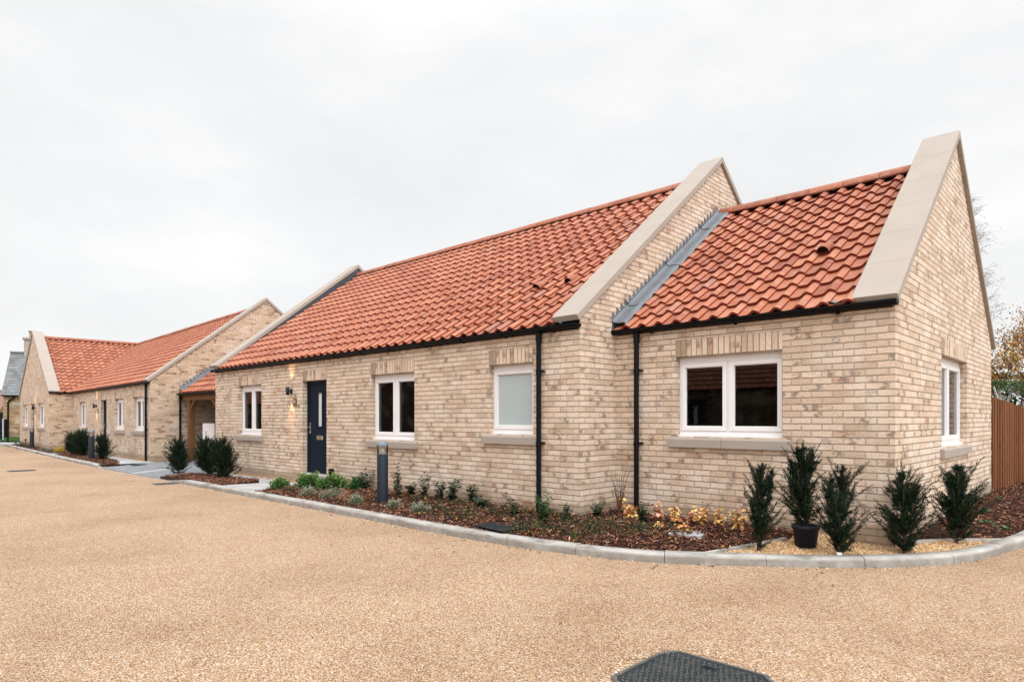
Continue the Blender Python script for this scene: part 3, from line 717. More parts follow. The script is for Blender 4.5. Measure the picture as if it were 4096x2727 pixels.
# ------------------------------------------------------------------ 3. twin bungalow on the left with its projecting gabled wing
hl = thing('bungalow', 'brick bungalow left of the timber porch, with a forward gabled wing and valley roof', 'house', (-20.75, -.805, 0), -R(2.5))
LL, DL = 12.1, 7.5
WU0, WU1, WV = -12.1, -21.2, -.89
opl = [(-10.76, -9.49, .955, 2.07), (-6.71, -5.77, .10, 2.07), (-4.5, -3.24, .955, 2.07), (-1.95, -.69, .955, 2.07)]
wall('wall', hl, (-LL,0,0), (1,0,0), (0,1,0), LL, -.15, 2.53, [(a+LL, b+LL, c, d) for a,b,c,d in opl], u0=-LL, m='brick')
c3 = lambda y: 2.60 + .80*(y + .10)
wall('wall', hl, (0,0,0), (0,1,0), (-1,0,0), DL, -.15, 2.50, (), gable=(DL/2, c3(DL/2)-.107, c3(0)-.105, c3(0)-.105), th=.38, m='brick_shade')
wall('wall', hl, (0,DL,0), (-1,0,0), (0,-1,0), 21.2, -.15, 2.53, ())
for k, o in enumerate(opl):
    lintel(hl, TX, o[0], o[1], o[3])
    if k == 1: door(hl, TX, *o)
    else: window(hl, TX, *o)
# wing
opw = [(-19.99, -18.3, .955, 2.08), (-17.25, -16.3, .12, 2.08), (-15.15, -13.45, .955, 2.08)]
WX = lambda u, y, z: (u, y + WV, z)
WL = WU0 - WU1; c4_ = lambda u: 2.60 + .665*(u + .10)
wall('wall', hl, (WU1, WV, 0), (1,0,0), (0,1,0), WL, -.15, 2.50, [(a-WU1, b-WU1, c, d) for a,b,c,d in opw], gable=(WL/2, c4_(WL/2)-.107, c4_(0)-.105, c4_(0)-.105), th=.38, m='brick')
wall('wall', hl, (WU0, WV, 0), (0,1,0), (-1,0,0), -WV+.3, -.15, 2.53, (), m='brick_shade')
wall('wall', hl, (WU1, DL, 0), (0,-1,0), (1,0,0), DL-WV, -.15, 2.53, ())
for k, o in enumerate(opw):
    lintel(hl, WX, o[0], o[1], o[3])
    if k == 1: door(hl, WX, *o)
    else: window(hl, WX, *o)
um = (WU0+WU1)/2
T3 = .735; cs3 = math.cos(math.atan(T3)); sn3 = math.sin(math.atan(T3)); S3 = (DL/2 + .11 - .02)/cs3
zr3 = 2.52 + T3*(DL/2+.11)
rb = B()
Lx = -um - .36
vl = lambda s: ((0 if False else (Lx - .0 - (-WU0-.36) ) * (1 - s/S3)), Lx)     # valley: the slope starts further right near the eaves
tiles(rb, (um, -.11, 2.52), (1,0,0), (0,cs3,sn3), Lx, S3, seed=31, lim=vl, seg=6); deck(rb, (um, -.11, 2.52), (1,0,0), (0,cs3,sn3), Lx, S3, lim=vl)
tiles(rb, (-.36, DL+.11, 2.52), (-1,0,0), (0,-cs3,sn3), -WU1-.4, S3, seed=32, seg=4); deck(rb, (-.36, DL+.11, 2.52), (-1,0,0), (0,-cs3,sn3), -WU1-.4, S3)
W4 = WL/2; T4 = (zr3 - 2.52)/(W4+.11); cs4 = math.cos(math.atan(T4)); sn4 = math.sin(math.atan(T4)); S4 = (W4 + .11 - .02)/cs4
v0 = WV + .36
wl = lambda s: (0, (0 - v0 - .11) + (DL/2 + .11)*s/S4)
tiles(rb, (WU0+.11, v0, 2.52), (0,1,0), (-cs4,0,sn4), DL/2 - v0, S4, seed=33, lim=wl, seg=8); deck(rb, (WU0+.11, v0, 2.52), (0,1,0), (-cs4,0,sn4), DL/2 - v0, S4, lim=wl)
tiles(rb, (WU1-.11, DL, 2.52), (0,-1,0), (cs4,0,sn4), DL - v0, S4, seed=34, seg=4); deck(rb, (WU1-.11, DL, 2.52), (0,-1,0), (cs4,0,sn4), DL - v0, S4)
roof3 = rb.build('roof', M['tile'], hl)
ridge(roof3, (um+.05, DL/2, zr3+.01), (-.42, DL/2, zr3+.01), seed=5); ridge(roof3, (um, v0+.06, zr3+.01), (um, DL/2, zr3+.01), seed=6)
va = B(); va.tube([(WU0+.02, -.05, 2.56), (um, DL/2, zr3-.02)], .03, 5); va.build('valley', M['lead_dark'], roof3)
coping(hl, -.40, .05, -.12, c3(-.12), DL/2, c3(DL/2), DL+.12, c3(-.12), slabs=6)
# wing coping: same builder, turned so that the verge runs across the gable
wc = link('coping_turn', None)
bpy.data.objects.remove(wc)
cw = coping(hl, -.05, .40, -.12, c4_(-.12), WL/2, c4_(WL/2), WL+.12, c4_(-.12), slabs=6)
cw.matrix_local = Matrix(((0,1,0,WU1),(1,0,0,WV),(0,0,1,0),(0,0,0,1)))
for p_ in cw.data.polygons: p_.flip()
eaves_shade(hl, WU0+.02, -.02, 2.46, 2.58)
gutter(hl, WU0+.15, .03, -.075, 2.52); gutter(hl, WV-.03, -.06, WU0+.075, 2.52, axis='y'); downpipe(hl, -.24, -.06, 2.47, .0)
zp = lambda y: 2.16 + T*(y - .16 + .3)

# ------------------------------------------------------------------ porch roof on oak posts between the bungalows
po = thing('timber_porch', 'small oak framed porch with a pantile roof between the two long bungalows', 'porch', (-18.1, .0, 0))
PX0, PX1 = -2.56, 2.56
pb = B(); PS = 3.1/cs
tiles(pb, (PX0+.03, .02, 2.16), (1,0,0), (0,cs,sn), PX1-PX0-.06, PS, seed=41, seg=6); deck(pb, (PX0+.03, .02, 2.16), (1,0,0), (0,cs,sn), PX1-PX0-.06, PS)
tiles(pb, (PX1-.03, 6.22, 2.16), (-1,0,0), (0,-cs,sn), PX1-PX0-.06, PS, seed=42, seg=4); deck(pb, (PX1-.03, 6.22, 2.16), (-1,0,0), (0,-cs,sn), PX1-PX0-.06, PS)
prf = pb.build('roof', M['tile'], po); ridge(prf, (PX0+.05, 3.12, 2.16+T*3.1), (PX1-.05, 3.12, 2.16+T*3.1), seed=9)
def post(x):
    b = B(); b.box((x-.09, .10, -.05), (x+.09, .28, 1.93)); b.build('post', M['oak'], po)
post(-1.95); post(.28)
b = B(); b.box((-2.5, .095, 1.93), (2.5, .285, 2.11)); b.build('beam', M['oak'], po)
def brace(x, s):
    b = B(); n = 8; pa = []
    for k in range(n+1):
        t = k/n; ang = t*PI/2
        pa.append((x + s*(.58*(1-math.cos(ang))), 1.93 - .52*(1-math.sin(ang))))
    for k in range(n):
        (xa, za), (xb, zb) = pa[k], pa[k+1]
        o = .10
        d = Vector((xb-xa, zb-za)).normalized(); nn = Vector((-d.y, d.x)) * (1 if s > 0 else -1)
        b.hexa([(xa,.13,za),(xb,.13,zb),(xb,.25,zb),(xa,.25,za),(xa+nn.x*o,.13,za+nn.y*o),(xb+nn.x*o,.13,zb+nn.y*o),(xb+nn.x*o,.25,zb+nn.y*o),(xa+nn.x*o,.25,za+nn.y*o)])
    b.build('brace', M['oak'], po)
b = B(); b.box((PX0+.03, .30, 2.17), (PX1-.03, 3.39, 2.20)); b.build('added_ceiling', M['oak'], po)  # boarded ceiling added to keep light out of the porch
brace(-1.84, 1); brace(.17, -1)
wall('wall', po, (PX0+.0, 3.4, 0), (1,0,0), (0,1,0), PX1-PX0, -.1, 4.0, (), m='brick_shade', th=.2)
wall('wall', po, (.37, .11, 0), (1,0,0), (0,1,0), PX1-.38, -.1, 2.12, (), m='brick_shade', th=.2)  # unseen wall panel, added to darken the porch recess
gutter(po, PX0+.05, PX1-.05, -.01, 2.15, brackets=False); downpipe(po, PX0+.12, .03, 2.10, .0, clips=(1.6,))
lead_flashing(po, PX0+.012, .04, 3.1, lambda y: 2.16 + T*(y-.02), 1, w=.22)

# ------------------------------------------------------------------ wall lamps and number plates
LAMPS = 'up and down wall lamps beside the doors'
def wall_lamp(label):
    t = thing('wall_lamp', label, 'lamp', group=LAMPS)
    b = B(); r_ = .036
    b.lathe([(r_*.8,-.088),(r_,-.088),(r_,.088),(r_*.8,.088),(r_*.8,.06)], 16, (0,-.105,0)); b.lathe([(r_*.8,-.06),(r_*.8,-.088)], 16, (0,-.105,0)); b.build('lamp_body', M['grey_metal'], t)
    b = B(); b.box((-.012,-.075,-.012),(.012,-.02,.012)); b.lathe([(.0,-.05),(.034,-.05),(.034,.05),(.0,.05)], 14, (0,-.02,0)); b.build('bracket', M['grey_metal'], t)
    for s in (1, -1):
        b = B(); b.lathe([(.0,s*.062),(.028,s*.062)], 14, (0,-.105,0)); b.lathe([(.028,s*.058),(.0,s*.058)], 14, (0,-.105,0)); b.build('bulb', M['bulb'], t)
        ld = bpy.data.lights.new('lamp_light', 'SPOT'); ld.energy = 30.0; ld.color = (1.0,.62,.30); ld.spot_size = R(52); ld.spot_blend = 1.0; ld.shadow_soft_size = .02
        lo = link('lamp_light', ld, t, (0,-.105,s*.095)); lo.rotation_euler = (PI if s > 0 else 0, 0, 0)
        lo.rotation_euler.x += R(7)*(-s)
    return t
la = wall_lamp('wall lamp left of the long middle bungalow\'s navy door, lighting the bricks'); la.location = (-11.42, -.84, 1.94)
lb = copy_tree(la); lb['label'] = 'wall lamp beside the middle door of the left bungalow, behind the bollard and yews'
HL = Matrix.Translation((-20.75,-.805,0)) @ Matrix.Rotation(-R(2.5), 4, 'Z')
lb.location = HL @ Vector((-7.4, 0, 1.86)); lb.rotation_euler = (0,0,-R(2.5))
lc = copy_tree(la); lc['label'] = 'wall lamp on the far gabled wing, right of its narrow dark door'
lc.location = HL @ Vector((-16.0, WV, 1.88)); lc.rotation_euler = (0,0,-R(2.5))
def text_mesh(name, body, size, m, parent, loc, ext=.0008):
    cu = bpy.data.curves.new(name, 'FONT'); cu.body = body; cu.size = size; cu.extrude = ext; cu.align_x = 'LEFT'
    tmp = bpy.data.objects.new('tmp', cu); COL.objects.link(tmp)
    bpy.context.view_layer.update()
    me = bpy.data.meshes.new_from_object(tmp.evaluated_get(bpy.context.evaluated_depsgraph_get()))
    bpy.data.objects.remove(tmp); me.materials.clear(); me.materials.append(m)
    o = link(name, me, parent, loc); o.rotation_euler = (PI/2, 0, 0)
    return o
def number_plate(num, label, loc, rz=0.0):
    t = thing('number_plate', label, 'house number', loc, rz)
    b = B(); w = .085
    b.prism([(-w,-.012,-w+.01),(-w+.01,-.012,-w),(w-.01,-.012,-w),(w,-.012,-w+.01),(w,-.012,w-.01),(w-.01,-.012,w),(-w+.01,-.012,w),(-w,-.012,w-.01)], (0,.011,0)); b.build('plate', M['bronze'], t)
    if num: text_mesh('numeral', num, .14, M['letter'], t, (-.074, -.0135, -.042))
    if num == '7': b = B(); b.box((.0,-.0135,.006),(.058,-.0122,.018)); b.box((.0,-.0135,-.05),(.004,-.0122,.03)); b.build('line', M['letter'], t)
number_plate('7', 'small bronze house number 7 plate below the lamp by the navy door', (-11.29, -.84, 1.70))
number_plate('3', 'tiny bronze house number plate by the left bungalow\'s middle door', HL @ Vector((-7.15, 0, 1.66)), -R(2.5))
number_plate(None, 'tiny plain bronze plate under the lamp on the far gabled wing', HL @ Vector((-15.75, WV, 1.66)), -R(2.5))

# ------------------------------------------------------------------ ground: road, kerb, beds, paths
def smooth_path(pts, step=.1):
    P = [Vector((*p, 0)) for p in pts]; out = []
    for i in range(len(P)-1):
        p0, p1, p2, p3 = P[max(i-1,0)], P[i], P[i+1], P[min(i+2,len(P)-1)]
        n = max(1, int((p2-p1).length/step))
        for k in range(n):
            t = k/n
            out.append(.5*((2*p1) + (p2-p0)*t + (2*p0-5*p1+4*p2-p3)*t*t + (3*p1-p0-3*p2+p3)*t**3))
    out.append(P[-1]); return out
KP = [(-46,-14),(-45.2,-6),(-44.2,-3.2),(-43.2,-2.05),(-42.2,-1.62),(-41.0,-1.45),(-38,-1.575),(-33.6,-1.80),(-29.1,-2.0),(-25,-2.17),(-22,-2.26),(-19.5,-2.34),(-16,-2.36),(-12,-2.38),(-8,-2.40),(-5.2,-2.43),(-4.5,-2.43),(-3.9,-2.418),(-3.4,-2.385),(-2.9,-2.33),(-2.4,-2.235),(-2.0,-2.12),(-1.6,-1.945),(-1.2,-1.68),(-.8,-1.38),(-.36,-1.04),(-.08,-.764),(.16,-.508),(.40,-.174),(.565,.155),(.713,.59),(.836,1.185),(.92,1.6),(1.02,2.5),(1.08,3.6),(1.14,6),(1.2,16)]
KL = smooth_path(KP)
def kerb_frame(k):
    t = (KL[min(k+1,len(KL)-1)] - KL[max(k-1,0)]).normalized(); return KL[k], Vector((-t.y, t.x, 0))
ROADZ = -.12
def ktop(x): # dropped kerb across the drive
    if x < -21.1 or x > -13.4: return -.02
    if x < -20.0: return -.02 - .085*min(1, (x+21.1)/1.1)
    if x > -14.5: return -.02 - .085*min(1, (-13.4-x)/1.1)
    return -.105
kb = B(); i = 0; rk = random.Random(4)
acc = 0.0; start = 0; stones = []
for k in range(1, len(KL)):
    acc += (KL[k]-KL[k-1]).length
    if acc >= .915 or k == len(KL)-1: stones.append((start, k)); start = k; acc = 0.0
for (a, c) in stones:
    rows = []; dz = rk.uniform(-.003, .003); rv = rk.random(); dn = rk.uniform(-.003,.003)
    for k in range(a, c+1):
        p, n = kerb_frame(k); tdir = Vector((n.y, -n.x, 0))
        if k == a: p = p + tdir*.003
        if k == c: p = p - tdir*.003
        z = ktop(p.x) + dz
        hh = max(.004, z - ROADZ)
        pr = [(.0+dn,-.2), (dn,ROADZ), (dn+.006, z-min(.045,hh*.5)), (dn+.014, z-min(.018,hh*.3)), (dn+.028, z-.004), (dn+.048, z), (.148, z), (.15,z-.004), (.15,-.2)]
        rows.append([p + n*u + Vector((0,0,w)) for u, w in pr])
    kb.grid(rows, False, rv)
    kb.face([tuple(q) for q in rows[0]], None, rv); kb.face([tuple(q) for q in rows[-1]][::-1], None, rv)
kerb = kb.build('kerb', M['kerb']); tag(kerb, kind='structure')
for p_ in kerb.data.polygons: p_.flip()

def poly_mesh(name, pts, z, m, kind='structure'):
    b = B(); b.face([(x, y, z(x, y) if callable(z) else z) for x, y in pts]); o = b.build(name, m); return tag(o, kind=kind)
poly_mesh('ground', [(-400,-400),(400,-400),(400,400),(-400,400)], -.19, M['ground'])
rd = B(); front = [(p.x, p.y) for p in KL[::3]]
for k in range(len(front)-1):
    (x0,y0),(x1,y1) = front[k], front[k+1]
rdp = [(x+.0, y+.02) for x, y in front]
# the road sheet lies under the kerb stones; one n-gon from the kerb line out to the far side
rd.face([(x, y, ROADZ) for x, y in [(-46.4,-14.2)] + rdp + [(14,16.5),(14,-14.2)]])
road = rd.build('road', M['road']); tag(road, kind='structure')

KXY = np.array([(p.x, p.y) for p in KL])
def kdist(x, y):
    x = np.atleast_1d(x); y = np.atleast_1d(y); out = np.empty(len(x))
    for i in range(0, len(x), 4000):
        d = np.hypot(x[i:i+4000,None]-KXY[None,:,0], y[i:i+4000,None]-KXY[None,:,1]); out[i:i+4000] = d.min(1)
    return out
def bedz(x, y):
    x = np.atleast_1d(np.asarray(x, float)); y = np.atleast_1d(np.asarray(y, float))
    k = np.clip((kdist(x, y)-.13)/.9, 0, 1)
    return -.045 + .075*k + .014*np.sin(x*5.1+y*3.3)*np.cos(y*6.7-x*2.2)*np.clip(k*4,0,1) + .01*np.sin(x*13+1)*np.sin(y*15)*np.clip(k*4,0,1)
def bz(x, y): return float(bedz(x, y)[0])
def inpoly(px, py, poly):
    c = np.zeros(len(px), bool); n = len(poly)
    for i in range(n):
        x0, y0 = poly[i]; x1, y1 = poly[(i+1)%n]
        with np.errstate(divide='ignore', invalid='ignore'):
            h = ((y0 > py) != (y1 > py)) & (px < (x1-x0)*(py-y0)/(y1-y0) + x0)
        c ^= h
    return c
def kseg(xa, xb, off=.07, ymin=None, yb=None):
    out = []
    for k in range(len(KL)):
        p, n = kerb_frame(k)
        if xa <= p.x <= xb and (yb is None or p.y <= yb) and (ymin is None or p.y > ymin): q = p + n*off; out.append((q.x, q.y))
    return out
def field(name, poly, m, z, step=.07, kind='structure'):
    P = np.array(poly); x0, y0 = P.min(0); x1, y1 = P.max(0)
    xs = np.arange(x0, x1+step, step); ys = np.arange(y0, y1+step, step)
    gx, gy = np.meshgrid(xs, ys); gx, gy = gx.ravel(), gy.ravel(); nx, ny = len(xs), len(ys)
    V = np.stack([gx, gy, z(gx, gy)], 1)
    ii, jj = np.meshgrid(np.arange(nx-1), np.arange(ny-1)); a = (jj*nx + ii).ravel()
    cx, cy = gx[a]+step/2, gy[a]+step/2
    ok = inpoly(cx, cy, poly); a = a[ok]
    F = np.stack([a, a+1, a+nx+1, a+nx], 1)
    ed = np.concatenate([F[:,[0,1]],F[:,[1,2]],F[:,[2,3]],F[:,[3,0]]]); key = np.sort(ed,1); _, inv, cnt = np.unique(key, axis=0, return_inverse=True, return_counts=True); bd = ed[cnt[inv.ravel()] == 1]
    n0 = len(V); V = np.concatenate([V, V - np.array([0,0,.16])]); F = np.concatenate([F, np.stack([bd[:,1], bd[:,0], bd[:,0]+n0, bd[:,1]+n0], 1)])
    used = np.unique(F); mp = np.zeros(len(V), int); mp[used] = np.arange(len(used))
    o = np_mesh(name, V[used], mp[F], np.zeros(len(F)), m); return tag(o, kind=kind)

# main bed in front of the middle and the near bungalow, up to the concrete edging
bed_a = [(-10.2,-2.30)] + kseg(-10.15, -1.35, .07, -5, 0) + [(-1.30,-1.60),(-.95,-.50),(-.86,.05),(-3.50,.05),(-3.50,-.80),(-10.0,-.80)]
bed_b = [(-15.1,-2.28)] + kseg(-15.05, -11.6, .07, -5, 0) + [(-11.6,-1.46),(-13.4,-1.46),(-14.6,-1.62)]                # yews by the drive
bed_c = [(-28.3,-2.0)] + kseg(-28.2, -20.25, .07, -5, 0) + [(-20.2,-1.86),(-21.5,-1.50),(-23.5,-1.38),(-27.6,-1.10),(-28.3,-1.0)]
bed_d = [(-41.2,-1.40)] + kseg(-41.1, -29.5, .07, -5, 0) + [(-29.0,-1.60),(-29.0,-1.0),(-30.0,-.55),(-32.85,-.42),(-32.9,-1.13),(-41.2,-.78)]
kr = []
for k in range(len(KL)):
    p, n = kerb_frame(k); q = p + n*.07
    if p.x > .5 and p.y > 1.38 and p.y < 15: kr.append((q.x, q.y))
bed_e = kr + [(.2,15),(.03,6.5),(-.03,6.45),(-.03,.30),(.162,.56),(.423,.99),(.74,1.40)]
zz = lambda x, y: bedz(x, y)
for nm, pl_, st in (('flower_bed', bed_a, .06), ('flower_bed', bed_b, .09), ('flower_bed', bed_c, .12), ('flower_bed', bed_d, .15), ('flower_bed', bed_e, .07)):
    field(nm, pl_, M['soil'], zz, st)
kg = []
for k in range(len(KL)):
    p, n = kerb_frame(k); q = p + n*.07
    if p.x > -1.36 and p.y < 1.40: kg.append((q.x, q.y))
bed_g = kg + [(.74,1.40),(.423,.97),(.162,.54),(-.03,.30),(-.03,.03),(-.86,.03),(-.95,-.50),(-1.30,-1.60)]
gz = lambda x, y: bedz(x, y) - .012
field('gravel', bed_g, M['pebble'], gz, .05)
# chips and pebbles
def scatter(poly, n, seed):
    g = np.random.default_rng(seed); P = np.array(poly); x0, y0 = P.min(0); x1, y1 = P.max(0); X = np.empty(0); Y = np.empty(0)
    while len(X) < n:
        x = g.uniform(x0, x1, n); y = g.uniform(y0, y1, n); ok = inpoly(x, y, poly) & (kdist(x, y) > .155); X = np.concatenate([X, x[ok]]); Y = np.concatenate([Y, y[ok]])
    return X[:n], Y[:n], g
def rotm(yaw, pit, rol):
    cy, sy, cp, sp, cr, sr = np.cos(yaw), np.sin(yaw), np.cos(pit), np.sin(pit), np.cos(rol), np.sin(rol)
    return np.stack([np.stack([cy*cp, cy*sp*sr - sy*cr, cy*sp*cr + sy*sr], -1), np.stack([sy*cp, sy*sp*sr + cy*cr, sy*sp*cr - cy*sr], -1), np.stack([-sp, cp*sr, cp*cr], -1)], -2)
QF = np.array([(3,2,1,0),(4,5,6,7),(0,1,5,4),(1,2,6,5),(2,3,7,6),(3,0,4,7)])
def chips(name, sets, m, size, lift, tilt, zf, taper=.5):
    VV, FF, RR = [], [], []; o = 0
    for poly, n, seed in sets:
        X, Y, g = scatter(poly, n, seed)
        l = g.uniform(*size[0], n); w = g.uniform(*size[1], n); t = g.uniform(*size[2], n)
        base = np.array([(-1,-1,-1),(1,-1,-1),(1,1,-1),(-1,1,-1),(-1,-1,1),(1,-1,1),(1,1,1),(-1,1,1)], float)
        q = base[None]*np.stack([l, w, t], -1)[:,None]*.5
        q[:, [0,3,4,7], 1] *= g.uniform(taper, 1, n)[:,None]; q[:, [1,2,5,6], 1] *= g.uniform(taper, 1, n)[:,None]
        q[:, :, 0] += q[:, :, 1]*g.uniform(-.6,.6,n)[:,None]
        Rm = rotm(g.uniform(0, 2*PI, n), g.normal(0, tilt, n), g.normal(0, tilt, n))
        q = np.einsum('nij,nkj->nki', Rm, q)
        q += np.stack([X, Y, zf(X, Y) + g.uniform(*lift, n)], -1)[:,None]
        VV.append(q.reshape(-1,3)); FF.append((np.arange(n)[:,None,None]*8 + QF[None]).reshape(-1,4) + o); RR.append(np.repeat(np.clip(g.beta(1.3,1.7,n),0,1), 6)); o += n*8
    ob = np_mesh(name, np.concatenate(VV), np.concatenate(FF), np.concatenate(RR), m)
    return tag(ob, kind='stuff')
chips('bark_mulch', [(bed_a, 17000, 1), (bed_b, 5200, 2), (bed_c, 3600, 3), (bed_d, 2600, 4), (bed_e, 6000, 5)], M['chip'], ((.02,.075),(.007,.02),(.003,.007)), (.002,.03), .32, zz)
chips('gravel_stones', [(bed_g, 11000, 6)], M['pebble'], ((.010,.026),(.008,.018),(.006,.013)), (-.002,.010), .5, gz, .6)
def loose(n, seed):
    g = np.random.default_rng(seed); k = g.integers(200, len(KL)-120, n); P = np.array([(KL[i].x, KL[i].y) for i in k]); nn = np.array([tuple(kerb_frame(int(i))[1])[:2] for i in k]); off = np.abs(g.normal(0,.05,n)) + .006; P = P - nn*off[:,None] + g.normal(0,.03,(n,2))*np.array([1,.2])
    m_ = n//6; a = g.uniform(0,2*PI,m_); rr = np.abs(g.normal(0,.05,m_)) + .36; P = np.concatenate([P, np.stack([.06 + rr*np.cos(a)*1.12, -4.42 + rr*np.sin(a)*1.12],1)]); n = len(P)
    sz = g.uniform(.004,.010,n); base = np.array([(1,0,0),(0,1,0),(-1,0,0),(0,-1,0),(0,0,.8),(0,0,-.6)], float); V = base[None]*sz[:,None,None]*g.uniform(.6,1.2,(n,1,3)) + np.concatenate([P, np.full((n,1),ROADZ+.003)],1)[:,None]
    T3_ = np.array([(0,1,4),(1,2,4),(2,3,4),(3,0,4)]); F = (np.arange(n)[:,None,None]*6 + T3_[None]).reshape(-1,3)
    return tag(np_mesh('loose_gravel', V.reshape(-1,3), F, np.repeat(g.random(n),4), M['road_pebble']), kind='stuff')
loose(5200, 44)
# edging strips
def strip(name, label, pts, w=.05, h=.03, m='kerb'):
    b = B()
    for (p, q) in zip(pts, pts[1:]):
        p, q = Vector((*p,0)), Vector((*q,0)); d = (q-p).normalized(); n = Vector((-d.y,d.x,0))*w/2
        z0, z1 = bz(p.x,p.y), bz(q.x,q.y)
        b.hexa([p-n+Vector((0,0,z0-.1)), q-n+Vector((0,0,z1-.1)), q+n+Vector((0,0,z1-.1)), p+n+Vector((0,0,z0-.1)), p-n+Vector((0,0,z0+h)), q-n+Vector((0,0,z1+h)), q+n+Vector((0,0,z1+h)), p+n+Vector((0,0,z0+h))])
    return tag(b.build(name, M[m]), label, 'edging')
strip('edging_strip', 'thin concrete edging between the bark mulch and gold gravel, left of the potted yew', [(-1.33,-1.68),(-.95,-.50)])
strip('edging_strip', 'thin concrete edging between gold gravel and bark mulch below the gable window', [(-.0,.33),(.162,.545),(.423,.98),(.76,1.40)], .04)
# paving
slab_z = -.008
pz = lambda x, y: -.10 + .095*min(1, max(0, (y+2.25)/1.2))
def paved(name, quads, m, z):
    b = B()
    for q in quads: b.face([(x, y, z(x, y)) for x, y in q])
    return tag(b.build(name, m), kind='structure')
pth = lambda x, y: -.022 if x > -15.3 else -.100 + .085*min(1, max(0, (y+2.3)/1.3)) + .004
paved('path', [[(-11.65,-2.27),(-10.2,-2.27),(-10.0,-1.0),(-11.65,-1.46)], [(-11.65,-1.46),(-10.0,-1.0),(-9.9,-.78),(-15.4,-.78),(-15.4,-1.46)], [(-15.4,-1.46),(-14.6,-1.60),(-13.4,-1.46)]], M['slabs'], pth)
paved('path', [[(-20.2,-.80),(-20.2,-1.86),(-21.5,-1.55),(-28.4,-1.15),(-29.0,-.47),(-21,-.78)], [(-28.3,-2.0),(-28.3,-1.1),(-29.0,-.6),(-29.0,-1.98)]], M['slabs'], lambda x, y: -.018)
paved('path', [[(-41.2,-1.35),(-41.6,-.7),(-41.5,3.2),(-62,3.2),(-62,-4),(-45,-6),(-44.0,-3.0),(-42.9,-1.85),(-42.0,-1.5)]], M['slabs'], lambda x, y: .0)
dv = B()
xs = [-20.2,-19,-17,-15.4]
def dz(x, y): return -.100 + .085*min(1, max(0, (y+2.3)/1.3))
ysd = [-2.32,-2.0,-1.6,-1.2,-.9,-.4,.3,3.5]
for i in range(3):
    for j in range(len(ysd)-1):
        dv.face([(xs[i],ysd[j],dz(0,ysd[j])),(xs[i+1],ysd[j],dz(0,ysd[j])),(xs[i+1],ysd[j+1],dz(0,ysd[j+1])),(xs[i],ysd[j+1],dz(0,ysd[j+1]))])
for j in range(4):
    dv.face([(-15.4,ysd[j],dz(0,ysd[j])),(-14.2,ysd[j],dz(0,ysd[j])),(-14.2,ysd[j+1],dz(0,ysd[j+1])),(-15.4,ysd[j+1],dz(0,ysd[j+1]))])
tag(dv.build('driveway', M['blocks']), kind='structure')
wb = B()
for j in range(len(ysd)-2):
    x0 = -17.2 - .25*(ysd[j]+2.32)/1.4; x1 = -17.2 - .25*(ysd[j+1]+2.32)/1.4
    wb.face([(x0-.05,ysd[j],dz(0,ysd[j])+.004),(x0+.05,ysd[j],dz(0,ysd[j])+.004),(x1+.05,ysd[j+1],dz(0,ysd[j+1])+.004),(x1-.05,ysd[j+1],dz(0,ysd[j+1])+.004)])
tag(wb.build('road_marking', M['whiteline']), kind='structure')
# narrow gravel margin at the wall foot
gm1 = [(-15.4,-.98),(-11.0,-.98),(-11.0,-.80),(-15.4,-.80)]
gm2 = [(-20.8,-.95),(-20.8,-.78),(-28.9,-.44),(-28.9,-.60)]
chips('wall_gravel', [(gm1, 2600, 8), (gm2, 1800, 9)], M['road_pebble'], ((.012,.03),(.01,.02),(.008,.015)), (-.018,-.004), .5, lambda x, y: np.zeros(len(x)), .6)

# ------------------------------------------------------------------ covers and drains
DR_ = 'flat drain gratings in the road'
def grating(name, label, c, ang, w, d, z, group=None, cat='drain cover'):
    t = thing(name, label, cat, (c[0], c[1], z), ang, group)
    f = B(); frame_rect(f, lambda u, y, zz: (u, zz, y), -w/2, w/2, -d/2, d/2, .03, 0.0, .008); f.box((-w/2+.03,-d/2+.03,-.01),(w/2-.03,d/2-.03,.001)); f.build('frame', M['iron_dusty' if z < -.1 else 'iron'], t)
    g = B(); k = int((w-.06)/.035)
    for i in range(k):
        x = -w/2+.03 + (w-.06)*(i+.25)/k; g.box((x,-d/2+.03,.0012),(x+.018,d/2-.03,.007))
    for j in (-.15,.15): g.box((-w/2+.03,j*d-.008,.0011),(w/2-.03,j*d+.008,.0078))
    g.build('grille', M['iron_dusty' if z < -.1 else 'iron'], t)
    return t
grating('drain_grating', 'flat dark grating in the gravel road, far left', (-20.72,-4.10), R(90), .62, .5, ROADZ+.002, DR_)
grating('drain_grating', 'flat dark grating in the road against the kerb before the three yews', (-13.86,-2.58), R(90), .5, .36, ROADZ+.002, DR_)
grating('drain_grating', 'small dark grating in the grey block paved drive', (-19.7,-1.37), R(90), .5, .35, -.037, None)
grating('inspection_cover', 'dark slotted inspection cover sunk in the bark mulch by the kerb', (-3.82,-2.06), R(-8), .60, .40, .008)
t = thing('stone_slab', 'pale grey slab half buried in mulch behind the yellow leaved plants', 'slab', (-1.85,-1.02,.03), R(20))
b = B(); b.prism([(-.19,-.15,-.04),(.17,-.16,-.04),(.20,.12,-.04),(-.02,.17,-.04),(-.2,.1,-.04)], (0,0,.05)); b.build('slab', M['stone_slab'], t)
